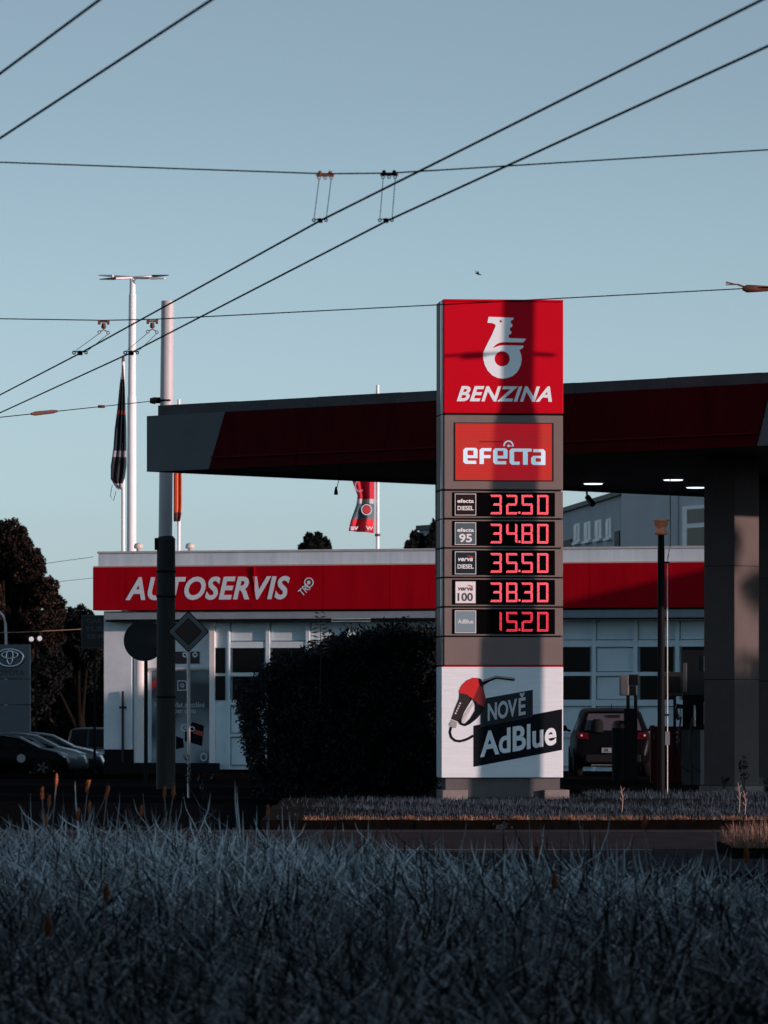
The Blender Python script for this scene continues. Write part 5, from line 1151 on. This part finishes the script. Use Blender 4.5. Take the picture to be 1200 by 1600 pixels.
mb = MB(); mb.tube([(.03, .05, zb_+.1), (-1.9, 0, zb_-.02)], .022, 10); mb.tube([(-.55, .03, zb_+.05), (-.85, .03, zb_+.03)], .055, 10); mb.tube([(.0, .05, zb_+.1), (.75, .05, zb_+.08)], .03, 10); part('wire_shadow_arm', mb, WIRE, t)  # arm added in place of the wire that shadows the pylon
# unseen shop, placed and sized to cast the shadow edge on the workshop
def kbox(s0, s1, w0, w1, h, name, label):
    cx, cy = canpos(s0, w0); t = thing(name, label, 'building', (cx, cy, 0), CA)
    mb = MB(); mb.box(0, s1-s0, 0, w1-w0, -.1, h); part('wall', mb, WALL, t)
    mb = MB(); mb.box(-.2, s1-s0+.2, -.15, w1-w0+.15, h+.003, h+.25); part('roof', mb, GREY_T, t)
    mb = MB()
    for k in range(4): mb.box(1+k*3, 3.4+k*3, -.03, .02, .8, 2.6)
    part('window', mb, GLASS, t)
kbox(9, 24, 29.1, 40, 6.3, 'station_shop', 'unseen station shop outside the right edge, placed to shade the workshop')
# street trees outside the right edge, several added for shade
def offtree(x, y, h, r, lab, n=2600):
    bl = [(random.uniform(-.5, .5)*r, random.uniform(-.5, .5)*r, h*random.uniform(.35, .8), r*random.uniform(.5, .7), r*random.uniform(.5, .7), r*random.uniform(.4, .6)) for _ in range(7)]
    tree('street_tree', lab, x, y, 0, h, bl, n, .22, TD, .2, 'street trees beyond the frame')
x, y = along(COL1[0], COL1[1], 38)
tree('street_tree', 'street tree outside the right edge dappling the column', x, y, 0, 7, [(0, 0, 4.4, 2.6, 2.6, 1.9), (-.8, .8, 5.2, 1.6, 1.6, 1.2), (.9, -.7, 5.0, 1.7, 1.7, 1.3), (.5, .2, 7.7, .7, .7, .4), (-.7, -.3, 8.4, .45, .45, .4), (.2, .5, 9.3, .4, .4, .25), (0, 0, 2.9, 2.4, 2.4, 1.2)], 9000, .16, TD, .2, 'street trees beyond the frame')
x, y = along(5.5, 99, 42)
tree('street_tree', 'unseen broad tree added outside the right edge to shade the pumps', x, y, 0, 6, [(0, 0, 5.0, 3.2, 3.2, 1.9), (-1.8, 1.8, 4.4, 2.6, 2.6, 1.8), (1.8, -1.8, 4.2, 2.6, 2.6, 1.8), (0, 0, 2.9, 3.0, 3.0, 1.4)], 14000, .18, TD, .2, 'street trees beyond the frame')  # unseen tree, added to darken the pump area
x, y = along(-3.3, 87, 17)
tree('street_tree', 'unseen tree added outside the right edge to shade the road signs', x, y, 0, 6, [(0, 0, 5.0, 1.5, 1.5, 1.0), (.3, .4, 5.6, 1.3, 1.3, .9), (-.3, -.2, 4.6, 1.2, 1.2, .8)], 7000, .14, TD, .12, 'street trees beyond the frame')  # unseen tree, added to keep sun off the signs
x, y = along(-4, 95, 34)
tree('street_tree', 'unseen tree added outside the right edge to shade the foot of the thick pole', x, y, 0, 7, [(0, 0, 6.0, 2.2, 2.2, 1.9), (.3, .4, 4.6, 2.0, 2.0, 1.6), (-.3, -.2, 3.6, 2.0, 2.0, 1.4)], 9000, .16, TD, .15, 'street trees beyond the frame')  # unseen tree, added to keep sun off the lower pole
x, y = along(-5, 117, 46); offtree(x, y+2, 7.0, 4, 'street tree far outside the right edge shading the workshop', 3600)
def block(x, y, lx, ly, h, label):  # unseen houses added to cut sky light on the meadow
    t = thing('shade_house', label, 'building', (x, y, 0), 0, 'unseen houses added around the photographer')
    mb = MB(); mb.box(0, lx, 0, ly, -.1, h); part('wall', mb, mat('street_render', (.16, .15, .14), .9, noise=.3, nscale=1), t)
    mb = MB(); mb.box(-.3, lx+.3, -.3, ly+.3, h+.003, h+.4); part('roof', mb, GREY_T, t)
    for fl in range(int(h//3)):
        for k in range(int(max(lx, ly)//4)):
            z = .9+fl*3.0; mb = MB()
            if ly > lx:
                xe = lx if x < 0 else 0; mb.box(xe-.04, xe+.04, 1+k*4, 2.4+k*4, z, z+1.5)
            else: mb.box(1+k*4, 2.4+k*4, ly-.04, ly+.04, z, z+1.5)
            part('window', mb, GLASS, t)
block(-26, -25, 10, 62, 13, 'unseen long dark house row added left of the photographer, outside the frame')
block(20, -25, 10, 42, 15, 'unseen long dark house row added right of the photographer, outside the frame')
block(-30, -44, 62, 10, 17, 'unseen tall house row added behind the photographer, outside the frame')
# unseen hedges added on both sides to shade the meadow
mb = MB(); N = 9000
t = thing('shade_hedge', 'unseen clipped hedge added outside the right edge to shade the meadow', 'hedge', (7.5, 30, 0))
mb.box(-.5, .9, -28, 22, 0, 2.05); part('inner_branches', mb, MATS['hedge_inner'], t)
C = np.stack([rng.uniform(-.6, 1.0, N), rng.uniform(-28, 22, N), 2.05+rng.normal(0, .06, N)], 1); leaves('foliage', C, .09, HL, t, .5)
t = thing('shade_hedge', 'unseen tall clipped hedge added outside the left edge to cut light on the meadow', 'hedge', (-7.0, 14, 0))
mb = MB(); mb.box(-.6, .5, -18, 17, 0, 3.0); part('inner_branches', mb, MATS['hedge_inner'], t)
C = np.stack([rng.uniform(-.7, .6, N), rng.uniform(-18, 17, N), 3.0+rng.normal(0, .08, N)], 1); leaves('foliage', C, .09, HL, t, .5)
# unseen trees added overhead to darken the near meadow
for i, (x, y, lab) in enumerate(((-7.5, 23, 'left'), (7.0, 21, 'right'), (0.5, -2, 'rear'))):
    bl = [(random.uniform(-3.5, 3.5), random.uniform(-7.5, 6.0), random.uniform(8.5, 9.9), 2.8, 3.2, 1.6) for _ in range(16)]
    bl = [(b[0]+(2.5 if i == 0 else -2.5 if i == 1 else 0), *b[1:]) for b in bl]
    tree('shade_tree', 'unseen broad tree added over the photographer for shade, '+lab+' one', x, y, 0, 9, bl, 26000, .27, TD, .3, 'unseen shade trees over the photographer')
print('verts', sum(len(m.vertices) for m in bpy.data.meshes))
